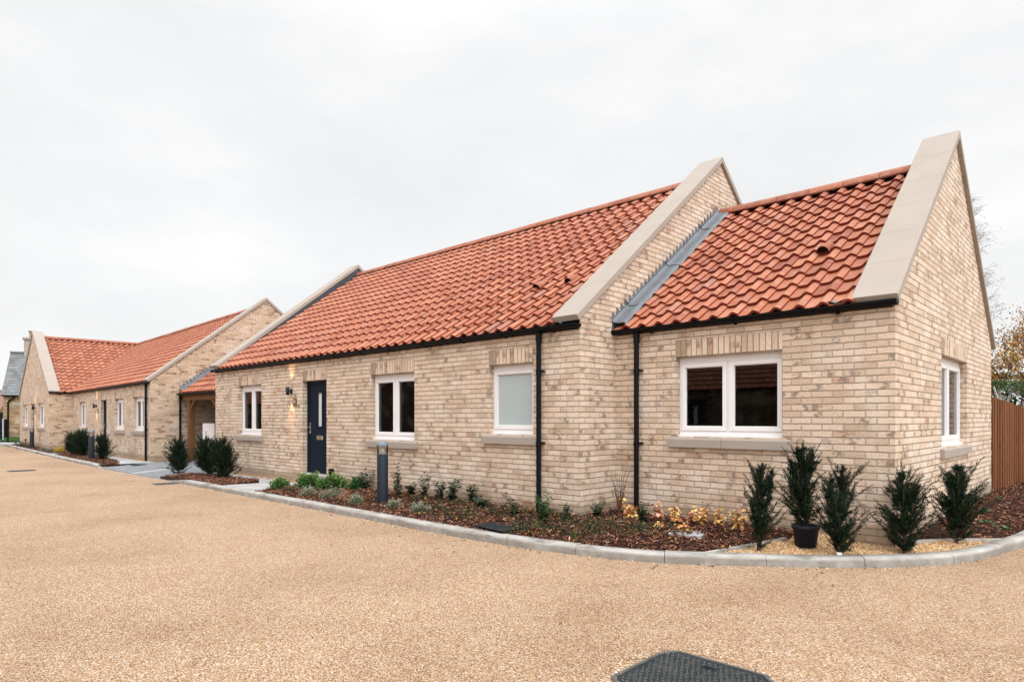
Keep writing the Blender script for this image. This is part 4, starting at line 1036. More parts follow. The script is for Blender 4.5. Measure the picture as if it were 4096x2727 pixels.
# big cover in the foreground: square plate with clipped corners, raised pattern
mh = thing('manhole_cover', 'large dark studded metal cover in the gravel road, front of picture', 'manhole cover', (.035,-4.43,ROADZ), 0); mh.scale = (.955,.955,1)
def plate(s, c, z0, z1, bm): bm.prism([(-s,-s+c,z0),(-s+c,-s,z0),(s-c,-s,z0),(s,-s+c,z0),(s,s-c,z0),(s-c,s,z0),(-s+c,s,z0),(-s,s-c,z0)], (0,0,z1-z0))
b = B()
def oct_(s_, c): return [(-s_,-s_+c),(-s_+c,-s_),(s_-c,-s_),(s_,-s_+c),(s_,s_-c),(s_-c,s_),(-s_+c,s_),(-s_,s_-c)]
A8, B8 = oct_(.366,.076), oct_(.344,.072)
for i in range(8):
    j = (i+1) % 8; b.hexa([(*A8[i],-.03),(*A8[j],-.03),(*B8[j],-.03),(*B8[i],-.03),(*A8[i],.009),(*A8[j],.009),(*B8[j],.009),(*B8[i],.009)])
b.build('frame', M['iron_dusty'], mh)
b = B(); plate(.338,.070,-.02,.0075,b); b.build('plate', M['iron'], mh)
b = B(); st = .036
for i in range(-9,10):
    for j in range(-9,10):
        x, y = i*st + (st/2 if j % 2 else 0), j*st
        if abs(x) > .315 or abs(y) > .315 or abs(x)+abs(y) > .58: continue
        if (abs(x) < .05 and abs(abs(y)-.22) < .03): continue
        a = R(45) if (i+j) % 2 else -R(45); ca, sa = math.cos(a), math.sin(a)
        q = [(x + ca*u - sa*v, y + sa*u + ca*v) for u, v in ((-.012,-.004),(.012,-.004),(.012,.004),(-.012,.004))]
        b.hexa([(*p, .0076) for p in q] + [(x+(p[0]-x)*.7, y+(p[1]-y)*.7, .0135) for p in q])
b.build('tread', M['iron_dusty'], mh)
for y in (-.22,.22):
    b = B(); frame_rect(b, lambda u, v, w: (u, w, v), -.042, .042, y-.022, y+.022, .008, .0092, .0125); b.build('lifting_slot', M['iron'], mh)
    b = B(); b.box((-.03,y-.010,.0092),(.03,y+.010,.0105)); b.build('slot_hole', M['black'], mh)

# ------------------------------------------------------------------ bollards, small posts, sign board
BG = 'dome topped bollard lights along the kerb'
def bollard():
    t = thing('bollard_light', 'nearest grey bollard light with a dome top, in the mulch below the middle window', 'bollard', (0,0,0), 0, BG)
    r_ = .088
    b = B(); b.lathe([(r_,-.05),(r_,.765),(r_-.004,.772),(.02,.774)], 28); b.build('post', M['grey_metal'], t)
    b = B(); b.lathe([(r_-.008,.775),(.058,.80),(.032,.85),(.022,.885),(.0,.89)], 24); b.build('reflector', M['alu'], t)
    b = B(); b.lathe([(r_-.004,.774),(r_+.002,.90)], 28); b.lathe([(r_-.003,.90),(r_-.009,.774)], 28); b.build('lens', M['clear'], t)
    b = B(); prof = [(.0,.902),(r_+.006,.902),(r_+.008,.91)] + [((r_+.008)*math.cos(a), .912 + .085*math.sin(a)) for a in [PI/2*k/8 for k in range(1,9)]]; b.lathe(prof, 28); b.build('dome', M['dome'], t)
    return t
bo = bollard(); bo.location = (-6.77,-1.73, bz(-6.77,-1.73))
b2 = copy_tree(bo); b2.location = (-23.5,-1.76, bz(-23.5,-1.76)); b2['label'] = 'bollard light between the far yew shrubs, left of the drive'
b3 = copy_tree(bo); b3.location = (-35.4,-1.36, bz(-35.4,-1.36)); b3['label'] = 'farthest bollard light, before the gabled wing\'s right window'
t = thing('pipe_cap', 'short black capped pipe at the wall foot right of the navy door', 'pipe', (-9.62,-.95,0))
b = B(); b.lathe([(.045,-.1),(.045,.27),(.0,.27)], 16); b.build('pipe', M['black'], t)
b = B(); b.lathe([(.0,.255),(.056,.255),(.058,.27),(.056,.345),(.048,.355),(.0,.357)], 16); b.build('cap', M['black'], t)
t = thing('spike_light', 'small black spike light in the bed at the far gabled wing', 'garden light', (-38.3,-1.12,0))
b = B(); b.tube([(0,0,-.05),(0,0,.26)], .014, 8); b.build('spike', M['black'], t)
b = B(); b.lathe([(.0,.24),(.03,.25),(.045,.33),(.0,.345)], 12); b.build('head', M['black'], t)
t = thing('notice_board', 'blank white board on a pale stake inside the timber porch', 'board', (-19.3,.45,-.02), R(42))
b = B(); b.box((-.19,-.012,.70),(.19,.012,1.22)); b.build('board', M['white_board'], t)
b = B(); b.box((-.05,.0125,-.1),(-.01,.04,1.15)); b.build('stake', M['stake'], t)

# ------------------------------------------------------------------ plants
def leaf_quads(P, D, Nn, L, W, g, fold=.25):
    """rhombic leaves: base point P, direction D, normal N -> two-triangle blades as quads with a slight fold"""
    S = np.cross(D, Nn); S /= np.maximum(1e-6, np.linalg.norm(S, axis=1))[:,None]
    a = P; b_ = P + D*(L*.5)[:,None] + S*(W*.5)[:,None] + Nn*(W*fold)[:,None]; c = P + D*L[:,None] - Nn*(L*.12)[:,None]; d = P + D*(L*.5)[:,None] - S*(W*.5)[:,None] + Nn*(W*fold)[:,None]
    V = np.stack([a, b_, c, d], 1).reshape(-1,3); F = np.arange(len(P)*4).reshape(-1,4); return V, F
def unit(v): return v / np.maximum(1e-9, np.linalg.norm(v, axis=-1, keepdims=True))

def yew_mesh(seed, h=.95, w=.4, stems=4, prim=46, dense=1.0, top=.25, flare=.55, elo=18, sprays=14, fill=0.0):
    """needle foliage mesh + woody stems, built from shoots that arch outwards and up"""
    g = np.random.default_rng(seed); shoots = []; st = []
    for s in range(stems):
        a = g.uniform(0, 2*PI); lean = (0 if s == 0 else g.uniform(.10, .22))*w*1.6
        hh = h*(1.0 if s == 0 else g.uniform(.72,.95)); pts = []
        for k in range(9):
            t = k/8; pts.append(np.array([math.cos(a)*lean*t**1.3 + g.normal(0,.006), math.sin(a)*lean*t**1.3 + g.normal(0,.006), hh*t]))
        st.append((pts, .013 if s == 0 else .009))
        shoots.append((pts[6], pts[7], pts[8], .5))
        n = int(prim*(1.0 if s == 0 else .62))
        for _ in range(n):
            t = g.uniform(.02,.97)**.95; i = min(7, int(t*8)); base = pts[i] + (pts[i+1]-pts[i])*(t*8-i)
            az = g.uniform(0, 2*PI); prof = max(math.sin(PI*min(1, (t*.86+.04)))**.7, fill*(1-t))
            L = w*(.20 + .66*prof)*g.uniform(.55,1.0)*(1 - top*t)*(1 + .24*math.sin(3*az + seed) + .14*math.sin(5*az + t*9 + seed))
            el = R(g.uniform(elo,elo+26) + 34*t)
            d = np.array([math.cos(az)*math.cos(el), math.sin(az)*math.cos(el), math.sin(el)])
            p1 = base + d*L*.5; d2 = unit(d + np.array([0,0,g.uniform(-.05,flare)])); p2 = p1 + d2*L*.55
            shoots.append((base, p1, p2, 1.0))
            st.append(([base, p1, p2], .0035))
            ns = int(g.integers(8, 13)*dense)
            for _k in range(ns):
                u = g.uniform(.15,.98); q = base + (p1-base)*(u*2) if u < .5 else p1 + (p2-p1)*(u*2-1)
                sd = unit(d2*.9 + g.normal(0,.55,3) + np.array([0,0,.12])); l2 = L*g.uniform(.14,.34)
                e = q + sd*l2; shoots.append((q, q + sd*l2*.5, e + np.array([0,0,g.uniform(-.01,.012)]), .8))
    for _ in range(sprays):
        t = g.uniform(.10,.80); i = min(7, int(t*8)); pts = st[0][0]; base = pts[i]; az = g.uniform(0, 2*PI); el = R(g.uniform(34,54) + 24*t)
        L = w*g.uniform(.70,1.12)*(1.12-.50*t); d = np.array([math.cos(az)*math.cos(el), math.sin(az)*math.cos(el), math.sin(el)])
        p1 = base + d*L*.55; d2 = unit(d + np.array([0,0,g.uniform(-.25,.3)])); p2 = p1 + d2*L*.5; p3 = p2 + unit(d2 + np.array([0,0,g.uniform(-.55,-.05)]))*L*.16
        shoots.append((base, p1, p2, 1.0)); shoots.append((p2, (p2+p3)/2, p3, .6)); st.append(([base, p1, p2, p3], .0038))
        for _k in range(int(g.integers(5, 9))):
            u = g.uniform(.25,.9); q = base + (p1-base)*(u*2) if u < .5 else p1 + (p2-p1)*(u*2-1); sd = unit(d2 + g.normal(0,.42,3)); l2 = L*g.uniform(.12,.26)*(1.2-u*.6)
            shoots.append((q, q + sd*l2*.5, q + sd*l2, .8))
    PP, DD, LL, RR = [], [], [], []
    for (a, b_, c, k) in shoots:
        L = np.linalg.norm(b_-a) + np.linalg.norm(c-b_); n = max(5, int(L/.0046))
        u = np.linspace(.02, 1, n); q = np.where((u < .5)[:,None], a + (b_-a)*(u*2)[:,None], b_ + (c-b_)*(u*2-1)[:,None])
        ax = unit(c - a); sidev = unit(np.cross(ax, np.array([0,0,1.0]) + g.normal(0,.25,3))); upv = np.cross(sidev, ax)
        sg = np.where(np.arange(n) % 2, 1.0, -1.0)[:,None]
        d = unit(ax*.62 + sidev*sg*.75 + upv*g.uniform(-.25,.45,(n,1)) + g.normal(0,.12,(n,3)))
        PP.append(q); DD.append(d); LL.append(.029*np.clip(1.25-u*.55,.5,1)*g.uniform(.75,1.1,n)); 
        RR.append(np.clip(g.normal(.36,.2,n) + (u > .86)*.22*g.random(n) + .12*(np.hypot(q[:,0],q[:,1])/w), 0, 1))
    P = np.concatenate(PP); D = np.concatenate(DD); L = np.concatenate(LL); rr = np.concatenate(RR)
    rnv = g.normal(0,1,(len(P),3)); Nn = unit(np.cross(D, rnv))
    V, F = leaf_quads(P, D, Nn, L, np.full(len(P), .0068), g, .1)
    return V, F, rr, st
def make_yew(label, loc, seed, kw, rz=0.0, s=1.0, pot=False, group='yew shrubs along the kerb', z=None):
    t = thing('yew_shrub', label, 'shrub', (loc[0], loc[1], bz(*loc) if z is None else z), rz, group)
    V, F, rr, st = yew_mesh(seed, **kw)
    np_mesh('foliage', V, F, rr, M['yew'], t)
    b = B()
    for pts, r0 in st: b.tube([tuple(p) for p in pts], [r0*(1-.75*k/(len(pts)-1)) for k in range(len(pts))], 4, 0, False)
    b.build('stem', M['twig'], t)
    t.scale = (s, s, s); t.rotation_euler = (R(((seed*37) % 9) - 4), R(((seed*53) % 9) - 4), rz)
    return t
yA = make_yew('loose yew shrub left of the potted one, below the nearest double window', (-.98,-1.13), 3, dict(h=.90, w=.37, stems=3, prim=46, dense=.9, top=.62, flare=.85, elo=28, sprays=26))
pot_z = bz(-.70,-.60)
pt_ = thing('plant_pot', 'dark blue black plastic pot on gold gravel against the brick wall', 'pot', (-.70,-.60,pot_z))
b = B(); b.lathe([(.0,.0),(.105,.0),(.128,.185),(.140,.186),(.142,.225),(.134,.226),(.132,.19)], 28); b.build('pot_body', M['pot'], pt_)
b = B(); b.lathe([(.131,.195),(.09,.20),(.0,.205)], 20); b.build('compost', M['soil'], pt_)
yP = make_yew('tall yew shrub growing in the dark plastic pot', (-.70,-.60), 8, dict(h=.84, w=.42, stems=3, prim=64, dense=1.0, top=.55, flare=.6, elo=22, sprays=32), z=pot_z+.19)
yB = make_yew('loose yew shrub in gravel just right of the potted yew', (-.32,-.745), 14, dict(h=.86, w=.42, stems=3, prim=54, dense=.95, top=.55, flare=.8, elo=22, sprays=32), 1.0)
yC = make_yew('yew shrub in gravel right at the brick corner', (.13,-.20), 21, dict(h=.80, w=.44, stems=2, prim=78, dense=1.0, top=.72, flare=.5, elo=12, sprays=34), 2.0)
yD = make_yew('yew shrub below the gable window', (.424,.73), 29, dict(h=.82, w=.44, stems=3, prim=60, dense=.95, top=.60, flare=.65, elo=16, sprays=32), .4)
dk = dict(h=.84, w=.49, stems=6, prim=54, dense=.95, top=.55, flare=.6, elo=4, sprays=64, fill=1.0)
yE = make_yew('bushy yew shrub at the drive, alone left of the merged pair', (-15.53,-1.75), 33, dk, z=-.05)
yF = make_yew('left of the two merged bushy yews before the timber porch', (-13.99,-1.62), 34, dk)
yG = make_yew('right of the two merged bushy yews before the timber porch, near the window', (-13.0,-1.62), 35, dk)
for (src, label, loc, rz, s) in ((yE, 'dark bushy yew left of the far middle bollard, against the wing corner', (-27.6,-1.45), 1.1, .95),
                                 (yF, 'dark bushy yew just behind the far middle bollard', (-25.6,-1.55), 2.3, 1.0),
                                 (yG, 'dark yew right of the far middle bollard, before the left bungalow\'s door', (-22.74,-1.62), .7, .92)):
    c = copy_tree(src); c['label'] = label; c.location = (*loc, bz(*loc)); c.rotation_euler = (0,0,rz); c.scale = (s,s,s)
xc = copy_tree(yF); xc['label'] = 'dark yew at the wing wall, back left of the far bollard pair'; xc.location = (-26.8,-1.35, bz(-26.8,-1.35)); xc.rotation_euler = (0,0,4.0)
# label tag at the foot of one yew
tg = thing('plant_label', 'small white plant label on the gravel at a yew\'s foot', 'label', (-.30,-.80, bz(-.3,-.8)), R(35))
b = B(); b.hexa([(-.025,-.003,0),(.025,-.003,0),(.025,.003,0),(-.025,.003,0),(-.025,.017,.045),(.025,.017,.045),(.025,.023,.045),(-.025,.023,.045)]); b.build('card', M['white_board'], tg)

def bush(name, label, cat, loc, w, h, m, n, leaf, seed, group=None, fold=.2, stemm='stem', upright=.4, hollow=.35):
    g = np.random.default_rng(seed); t = thing(name, label, cat, (loc[0], loc[1], bz(*loc)), 0, group)
    d = unit(g.normal(0,1,(n,3))); d[:,2] = np.abs(d[:,2]); rad = (hollow + (1-hollow)*g.random(n)**.5)*g.uniform(.75,1.12,n)
    lump = 1 + .22*np.sin(d[:,0]*5+seed)*np.cos(d[:,1]*6+seed*2)
    P = d*np.array([w/2, w/2, h*.92])*(rad*lump)[:,None]; P[:,2] += .01
    D = unit(d + g.normal(0,.6,(n,3)) + np.array([0,0,upright])); Nn = unit(np.cross(D, g.normal(0,1,(n,3))) + np.array([0,0,.5])); Nn = unit(Nn - D*(Nn*D).sum(1,keepdims=True))
    L = g.uniform(.7,1.2,n)*leaf; V, F = leaf_quads(P, D, Nn, L, L*.6, g, fold)
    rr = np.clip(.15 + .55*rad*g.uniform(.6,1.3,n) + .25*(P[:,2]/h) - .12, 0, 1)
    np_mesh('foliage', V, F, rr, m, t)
    b = B()
    for k in range(9):
        a = g.uniform(0,2*PI); q = np.array([math.cos(a)*w*.36, math.sin(a)*w*.36, h*g.uniform(.5,.85)])
        b.tube([(0,0,-.02), tuple(q*.5 + np.array([0,0,.02])), tuple(q)], [.004,.003,.0015], 4, 0, False)
    b.build('stem', M[stemm], t); return t
GB = 'bright green low bushes by the door path'
bush('green_shrub', 'small bright green bush at the path edge, leftmost in the mulch', 'bush', (-10.05,-1.80), .34, .21, M['leaf_green'], 900, .042, 51, GB)
bush('green_shrub', 'wide bright green bush before the navy door, left of its twin', 'bush', (-9.55,-1.45), .55, .28, M['leaf_green'], 1900, .042, 52, GB)
bush('green_shrub', 'wide bright green bush right of the door, before the black pipe', 'bush', (-9.0,-1.28), .56, .27, M['leaf_green'], 1900, .042, 53, GB)
bush('green_shrub', 'narrow mid green bush left of the near bollard', 'bush', (-8.5,-1.08), .28, .25, M['leaf_glossy'], 700, .042, 54)
GV = 'low variegated grey green shrubs in the mulch'
for k, (x, y, w, h, lb) in enumerate(((-9.5,-1.88,.34,.12,'dull brownish low shrub between small and wide green bushes'), (-8.62,-1.97,.40,.17,'pale variegated low shrub before the left wide green bush'), (-8.02,-1.87,.42,.20,'pale variegated low shrub before the right wide green bush'),
                                   (-7.12,-2.0,.24,.18,'pale variegated low shrub just left of the near bollard'), (-6.25,-1.88,.26,.13,'pale variegated low shrub just right of the near bollard'), (-5.59,-1.92,.27,.15,'pale variegated low shrub farthest right, before the leggy stems'))):
    bush('variegated_shrub', lb, 'shrub', (x,y), w, h, M['leaf_brown' if k == 0 else 'leaf_var'], 620, .026, 60+k, GV, hollow=.2)
bush('heather_shrub', 'thin reddish purple tuft between two variegated shrubs', 'shrub', (-7.55,-1.95), .24, .16, M['leaf_heath'] if 'leaf_heath' in M else M['leaf_pink'], 130, .016, 70)

def leggy(name, label, loc, h, w, m, stems, leaf, seed, group=None, droop=0.0, per=9, cat='plant', start=.12, stemm='twig', aspect=.55):
    g = np.random.default_rng(seed); t = thing(name, label, cat, (loc[0], loc[1], bz(*loc)), 0, group); b = B(); P, D, L = [], [], []
    for s in range(stems):
        a = g.uniform(0,2*PI); rr = w/2*g.uniform(.2,1.0); hh = h*g.uniform(.55,1.0) if s else h
        pts = [np.array([math.cos(a)*rr*u**1.2*1.0 + g.normal(0,.006), math.sin(a)*rr*u**1.2 + g.normal(0,.006), hh*u - .01]) for u in np.linspace(0,1,6)]
        b.tube([tuple(p) for p in pts], [.0036,.0032,.0028,.0024,.0018,.0012], 4, 0, False)
        for k in range(per):
            u = start + (1-start)*(k+.5)/per; i = min(4, int(u*5)); q = pts[i] + (pts[i+1]-pts[i])*(u*5-i); az = g.uniform(0,2*PI)
            for sgn in (0, PI):
                d = np.array([math.cos(az+sgn), math.sin(az+sgn), g.uniform(.1,.6) - droop*1.6]); P.append(q); D.append(d); L.append(leaf*g.uniform(.6,1.15)*(1.05-.35*u))
    P = np.array(P); D = unit(np.array(D)); L = np.array(L); Nn = unit(np.array([0,0,1.0]) + g.normal(0,.35,P.shape)); Nn = unit(Nn - D*(Nn*D).sum(1,keepdims=True))
    V, F = leaf_quads(P, D, Nn, L, L*aspect, g, .18)
    np_mesh('leaves', V, F, np.clip(g.normal(.5,.27,len(P)),0,1), m, t); b.build('stem', M[stemm], t); return t
GL = 'leggy dark leaved stems against the brick wall'
for k, (x, y, h, w, n, lb) in enumerate(((-8.35,-1.0,.34,.24,5,'leggy dark stemmed plant left of the near bollard'), (-6.95,-1.30,.50,.18,4,'tallest leggy plant, right behind the near bollard'), (-7.0,-.98,.20,.16,3,'short leggy plant at the wall below the middle window'),
        (-6.42,-1.18,.38,.20,4,'leggy dark plant below the right end of the middle window'), (-6.18,-1.06,.27,.16,3,'small leggy plant between two taller ones at the wall'), (-5.80,-1.12,.32,.30,7,'broadest leggy dark plant at the wall between the windows'),
        (-5.5,-.98,.25,.14,3,'thin leggy plant right of the broadest one'), (-5.05,-1.2,.20,.28,5,'low dark plant left of the frosted window'))):
    leggy('leggy_shrub', lb, (x,y), h*1.2, w*1.2, M['leaf_dark'], n+2, .098, 80+k, GL, per=9)
leggy('laurel_plant', 'two stemmed upright laurel seedling above the slotted inspection cover', (-4.15,-1.42), .33, .36, M['leaf_dark'], 3, .085, 95, per=11, stemm='stem')
leggy('laurel_plant', 'upright bright green plant in front of the left downpipe', (-3.60,-1.50), .40, .28, M['leaf_glossy'], 9, .075, 96, per=12, stemm='stem')
leggy('laurel_plant', 'small bluish green sprig at the brick corner', (-3.38,-1.28), .26, .14, M['leaf_dark'], 4, .08, 97, per=8, stemm='stem')
leggy('laurel_plant', 'low dark green plant at the foot of the bare twigs', (-3.28,-.78), .26, .30, M['leaf_dark'], 7, .085, 98, per=7, stemm='stem')
leggy('laurel_plant', 'dark green sprig right of the right downpipe', (-2.62,-.72), .28, .22, M['leaf_dark'], 7, .075, 99, per=9, stemm='stem')
# bare twigs in the inner corner
tw = thing('bare_shrub', 'bare reddish twigs in the brick corner between the downpipes', 'shrub', (-3.18,-.42, bz(-3.18,-.42)))
g_ = np.random.default_rng(5); b = B()
for k in range(9):
    a = g_.uniform(0,2*PI); r_ = g_.uniform(.05,.22); h = g_.uniform(.45,.72); q = [(0,0,0)] + [(math.cos(a)*r_*u**1.4+g_.normal(0,.008), math.sin(a)*r_*u**1.4+g_.normal(0,.008), h*u) for u in (.25,.5,.75,1)]
    b.tube(q, [.006,.005,.004,.003,.0015], 5, 0, False)
    for j in range(3):
        u = g_.uniform(.4,.9); p = np.array([math.cos(a)*r_*u**1.4, math.sin(a)*r_*u**1.4, h*u]); e = p + np.array([g_.normal(0,.05), g_.normal(0,.05), g_.uniform(.06,.16)]); b.tube([tuple(p), tuple(e)], [.0025,.001], 4, 0, False)
b.build('twig', M['twig'], tw)
GA = 'yellow and pink autumn leaved seedlings below the near window'
for k, (x, y, h, w, mm, n, lb) in enumerate(((-3.25,-.30,.27,.12,'leaf_yellow',3,'yellow leaved sprig hanging at the bare twigs'), (-2.93,-.58,.20,.22,'leaf_yellow',4,'yellow leaved seedling left of the right downpipe'), (-2.76,-.62,.10,.10,'leaf_yellow',2,'tiny yellow seedling at the foot of the right downpipe'),
        (-2.46,-.66,.30,.14,'leaf_pink',3,'pinkest and tallest autumn seedling, right of the downpipe'), (-2.28,-.52,.23,.20,'leaf_yellow',4,'mixed pink and yellow seedling second right of the downpipe'), (-2.10,-.42,.19,.18,'leaf_pink',3,'pinkish seedling left of the second air brick'), (-1.98,-.50,.24,.17,'leaf_yellow',4,'yellow seedling before the near air brick, left one'),
        (-1.80,-.36,.24,.15,'leaf_yellow',4,'yellow seedling before the near air brick, right one'), (-1.95,-.95,.12,.12,'leaf_yellow',2,'low yellow seedling drooping over the grey slab'), (-1.42,-.62,.30,.26,'leaf_yellow',5,'yellow leaved seedling at the loose yew, rightmost of the row'), (-2.25,-.95,.10,.12,'leaf_yellow',2,'low yellow seedling in open mulch left of the slab'))):
    leggy('autumn_seedling', lb, (x,y), h*1.08, w*1.15, M[mm], n+1, .088, 110+k, GA, droop=.35, per=6, start=.35, aspect=.78)
for k, (x, y, lb) in enumerate(((.651,2.0,'green leafed strawberry like clump nearest the curved kerb'), (.50,2.35,'small green clump behind the one nearest the curved kerb'), (.31,3.25,'faint green sprig halfway along the gable foot'), (.27,5.2,'green sprig in mulch before the timber fence'))):
    leggy('strawberry_plant', lb, (x,y), .09, .24 if k < 2 else .16, M['leaf_glossy'], 7, .07, 140+k, 'green clumps in the mulch by the gable', per=1, start=.8, stemm='stem', aspect=.8)
bush('golden_shrub', 'small golden yellow shrub beside the pale crossing path, far left', 'shrub', (-29.6,-1.45), .42, .24, M['leaf_gold'], 420, .036, 150)
GF = 'low mixed plants at the gabled wing'
for k, (x, y, w, h, mm, lb) in enumerate(((-30.6,-1.5,.5,.18,'leaf_var','pale low shrub left of the golden one'), (-31.8,-1.55,.4,.16,'leaf_var','pale low shrub at the wing corner'), (-36.3,-1.3,.5,.25,'leaf_brown','rusty brown tuft left of the farthest bollard'), (-38.0,-1.25,.5,.22,'leaf_dark','dark green tuft at the wing door'), (-40.0,-1.15,.5,.25,'leaf_dark','dark green tuft at the wing\'s far corner'), (-33.6,-1.5,.4,.14,'leaf_brown','rusty low tuft right of the farthest bollard'))):
    bush('low_shrub', lb, 'shrub', (x,y), w, h, M[mm], 240, .035, 160+k, GF)

# ground cover: small leaves with yellow and orange ones among them
def cover(patches, seed):
    g = np.random.default_rng(seed); P = []
    for (x, y, rx, ry, h, n) in patches:
        a = g.uniform(0,2*PI,n); r_ = np.sqrt(g.random(n)); X = x + rx*r_*np.cos(a); Y = y + ry*r_*np.sin(a); k = kdist(X, Y) > .17
        Z = bedz(X, Y) + g.uniform(.01, 1, n)**1.2*h*(1-.5*r_); P.append(np.stack([X,Y,Z],1)[k])
    P = np.concatenate(P); cl_ = .5 + .5*np.sin(P[:,0]*9.1 + 2*np.sin(P[:,1]*7))*np.cos(P[:,1]*11.3 + 1.5*np.sin(P[:,0]*5)); P = P[g.random(len(P)) < .95*cl_**1.4]; n = len(P); D = unit(g.normal(0,1,(n,3)) + np.array([0,0,.5])); Nn = unit(np.cross(D, g.normal(0,1,(n,3)))); L = g.uniform(.010,.034,n)
    V, F = leaf_quads(P, D, Nn, L, L*.65, g)
    return tag(np_mesh('ground_cover', V, F, g.random(n), M['cover']), kind='stuff')
cover([(-6.2,-1.35,.5,.22,.13,1500), (-5.3,-1.2,.5,.2,.13,1500), (-4.5,-1.2,.45,.2,.14,1300), (-3.9,-1.15,.4,.2,.13,1100), (-5.55,-1.75,.45,.22,.11,1300), (-5.05,-1.85,.42,.26,.12,1300), (-4.65,-1.62,.45,.26,.13,1300), (-3.35,-2.02,.30,.20,.20,1300), (-3.55,-1.55,.55,.28,.13,1700), (-2.95,-1.55,.55,.35,.15,2400), (-2.55,-1.35,.5,.4,.13,1900), (-2.15,-1.15,.4,.35,.12,1300), (-2.75,-1.85,.35,.22,.09,700), (-3.0,-.9,.4,.25,.10,700)], 12)
# fallen leaves and scraps of bark on the road
def litter(n, seed):
    g = np.random.default_rng(seed); X = g.uniform(-9,1.5,n); off = np.abs(g.normal(0,.75,n))*np.where(g.random(n) < .55, .12, 1) + .03
    Y = np.interp(X, KXY[KXY[:,0] > -40][:,0][:-60], KXY[KXY[:,0] > -40][:,1][:-60]) - off
    P = np.stack([X, Y, np.full(n, ROADZ+.004)],1); a = g.uniform(0,2*PI,n); D = np.stack([np.cos(a),np.sin(a),g.uniform(0,.15,n)],1); D = unit(D); Nn = unit(np.array([0,0,1.0]) + g.normal(0,.15,(n,3))); Nn = unit(Nn - D*(Nn*D).sum(1,keepdims=True)); L = g.uniform(.012,.045,n)
    V, F = leaf_quads(P, D, Nn, L, L*.4, g, .3); return tag(np_mesh('leaf_litter', V, F, g.random(n)*.7, M['leaf_brown']), kind='stuff')
litter(150, 3)
def fallen(n, seed):
    g = np.random.default_rng(seed); X = g.uniform(-9.8,-1.2,n); Y = -2.2 + g.random(n)*1.2; k = inpoly(X, Y, bed_a) & (kdist(X,Y) > .18); X, Y = X[k], Y[k]; n = len(X)
    P = np.stack([X, Y, bedz(X,Y)+.035],1); a = g.uniform(0,2*PI,n); D = unit(np.stack([np.cos(a),np.sin(a),g.uniform(-.1,.4,n)],1)); Nn = unit(np.array([0,0,1.0]) + g.normal(0,.3,(n,3))); Nn = unit(Nn - D*(Nn*D).sum(1,keepdims=True)); L = g.uniform(.018,.065,n)
    V, F = leaf_quads(P, D, Nn, L, L*.45, g, .2); return tag(np_mesh('fallen_leaves', V, F, g.random(n), M['leaf_fall']), kind='stuff')
fallen(300, 9)

# ------------------------------------------------------------------ right background: fence, hedge, trees
fn = thing('timber_fence', 'reddish brown close boarded timber fence running back from the brick gable', 'fence', (.0,6.47,0))
b = B(); F0, F1 = Vector((.0,0,0)), Vector((.42,7.2,0)); Lf = (F1-F0).length; df = (F1-F0).normalized(); nf = Vector((df.y,-df.x,0)); k = int(Lf/.105); rf = random.Random(6)
for i in range(k):
    a = F0 + df*(Lf*i/k); c = F0 + df*(Lf*(i+1)/k - .003); zt = 1.72 - .012*i*.105*9.5*.5 + rf.uniform(-.006,.006); o = nf*(.012 if i % 2 else .0) + nf*.004
    b.hexa([a+o, c+o, c+o+nf*.018, a+o+nf*.018] + [p + Vector((0,0,zt)) for p in (a+o, c+o, c+o+nf*.018, a+o+nf*.018)], rf.random())
b.build('board', M['fence'], fn)
for z in (.35,1.3):
    b = B(); b.hexa([F0-nf*.05+Vector((0,0,z)), F1-nf*.05+Vector((0,0,z)), F1-nf*.002+Vector((0,0,z)), F0-nf*.002+Vector((0,0,z)), F0-nf*.05+Vector((0,0,z+.08)), F1-nf*.05+Vector((0,0,z+.08)), F1-nf*.002+Vector((0,0,z+.08)), F0-nf*.002+Vector((0,0,z+.08))]); b.build('rail', M['fence'], fn)

def branch_tree(t, seed, h, r0, levels, spread, nb, leafm, leafn, leafs, barkm, lean=(0,0), up=.35, ratio=.68, trunk_frac=.28, clump=.25, seg=5, droop=0.0):
    g = np.random.default_rng(seed); b = B(); tips = []
    def grow(p, d, L, r, lev):
        pts = [p]; q = p; dd = d
        for k in range(4):
            dd = unit(dd + g.normal(0,.13,3) + np.array([0,0,up*.12 - droop*(levels-lev <= 1)*.5])); q = q + dd*L/4; pts.append(q)
        b.tube([tuple(x) for x in pts], [r*(1-.45*k/4) for k in range(5)], seg if lev > 1 else 3, 0, False)
        if lev <= 2: tips.extend(pts[2:])
        if lev == 0: return
        for k in range(nb):
            u = g.uniform(.35,1.0) if k else 1.0; i = min(3, int(u*4)); s = pts[i] + (pts[i+1]-pts[i])*(u*4-i)
            az = g.uniform(0,2*PI); perp = unit(np.cross(dd, np.array([math.cos(az), math.sin(az), .3]))); nd = unit(dd*g.uniform(.5,.9) + perp*spread*g.uniform(.6,1.2) + np.array([0,0,up*.3]))
            grow(s, nd, L*ratio*g.uniform(.75,1.15), r*.55, lev-1)
    grow(np.zeros(3), unit(np.array([lean[0],lean[1],1.0])), h*trunk_frac, r0, levels)
    b.build('trunk', M[barkm], t)
    T_ = np.array(tips)
    if leafn:
        P = T_[g.integers(0,len(T_),leafn)] + g.normal(0,clump,(leafn,3)); D = unit(g.normal(0,1,(leafn,3))); Nn = unit(np.cross(D, g.normal(0,1,(leafn,3)))); L = g.uniform(.6,1.2,leafn)*leafs
        V, F = leaf_quads(P, D, Nn, L, L*.65, g); dens = np.clip(.5 + .35*np.sin(P[:,0]*2.1+P[:,2]*1.7)*np.cos(P[:,1]*1.9) + g.normal(0,.2,leafn),0,1)
        np_mesh('crown', V, F, dens, M[leafm], t)
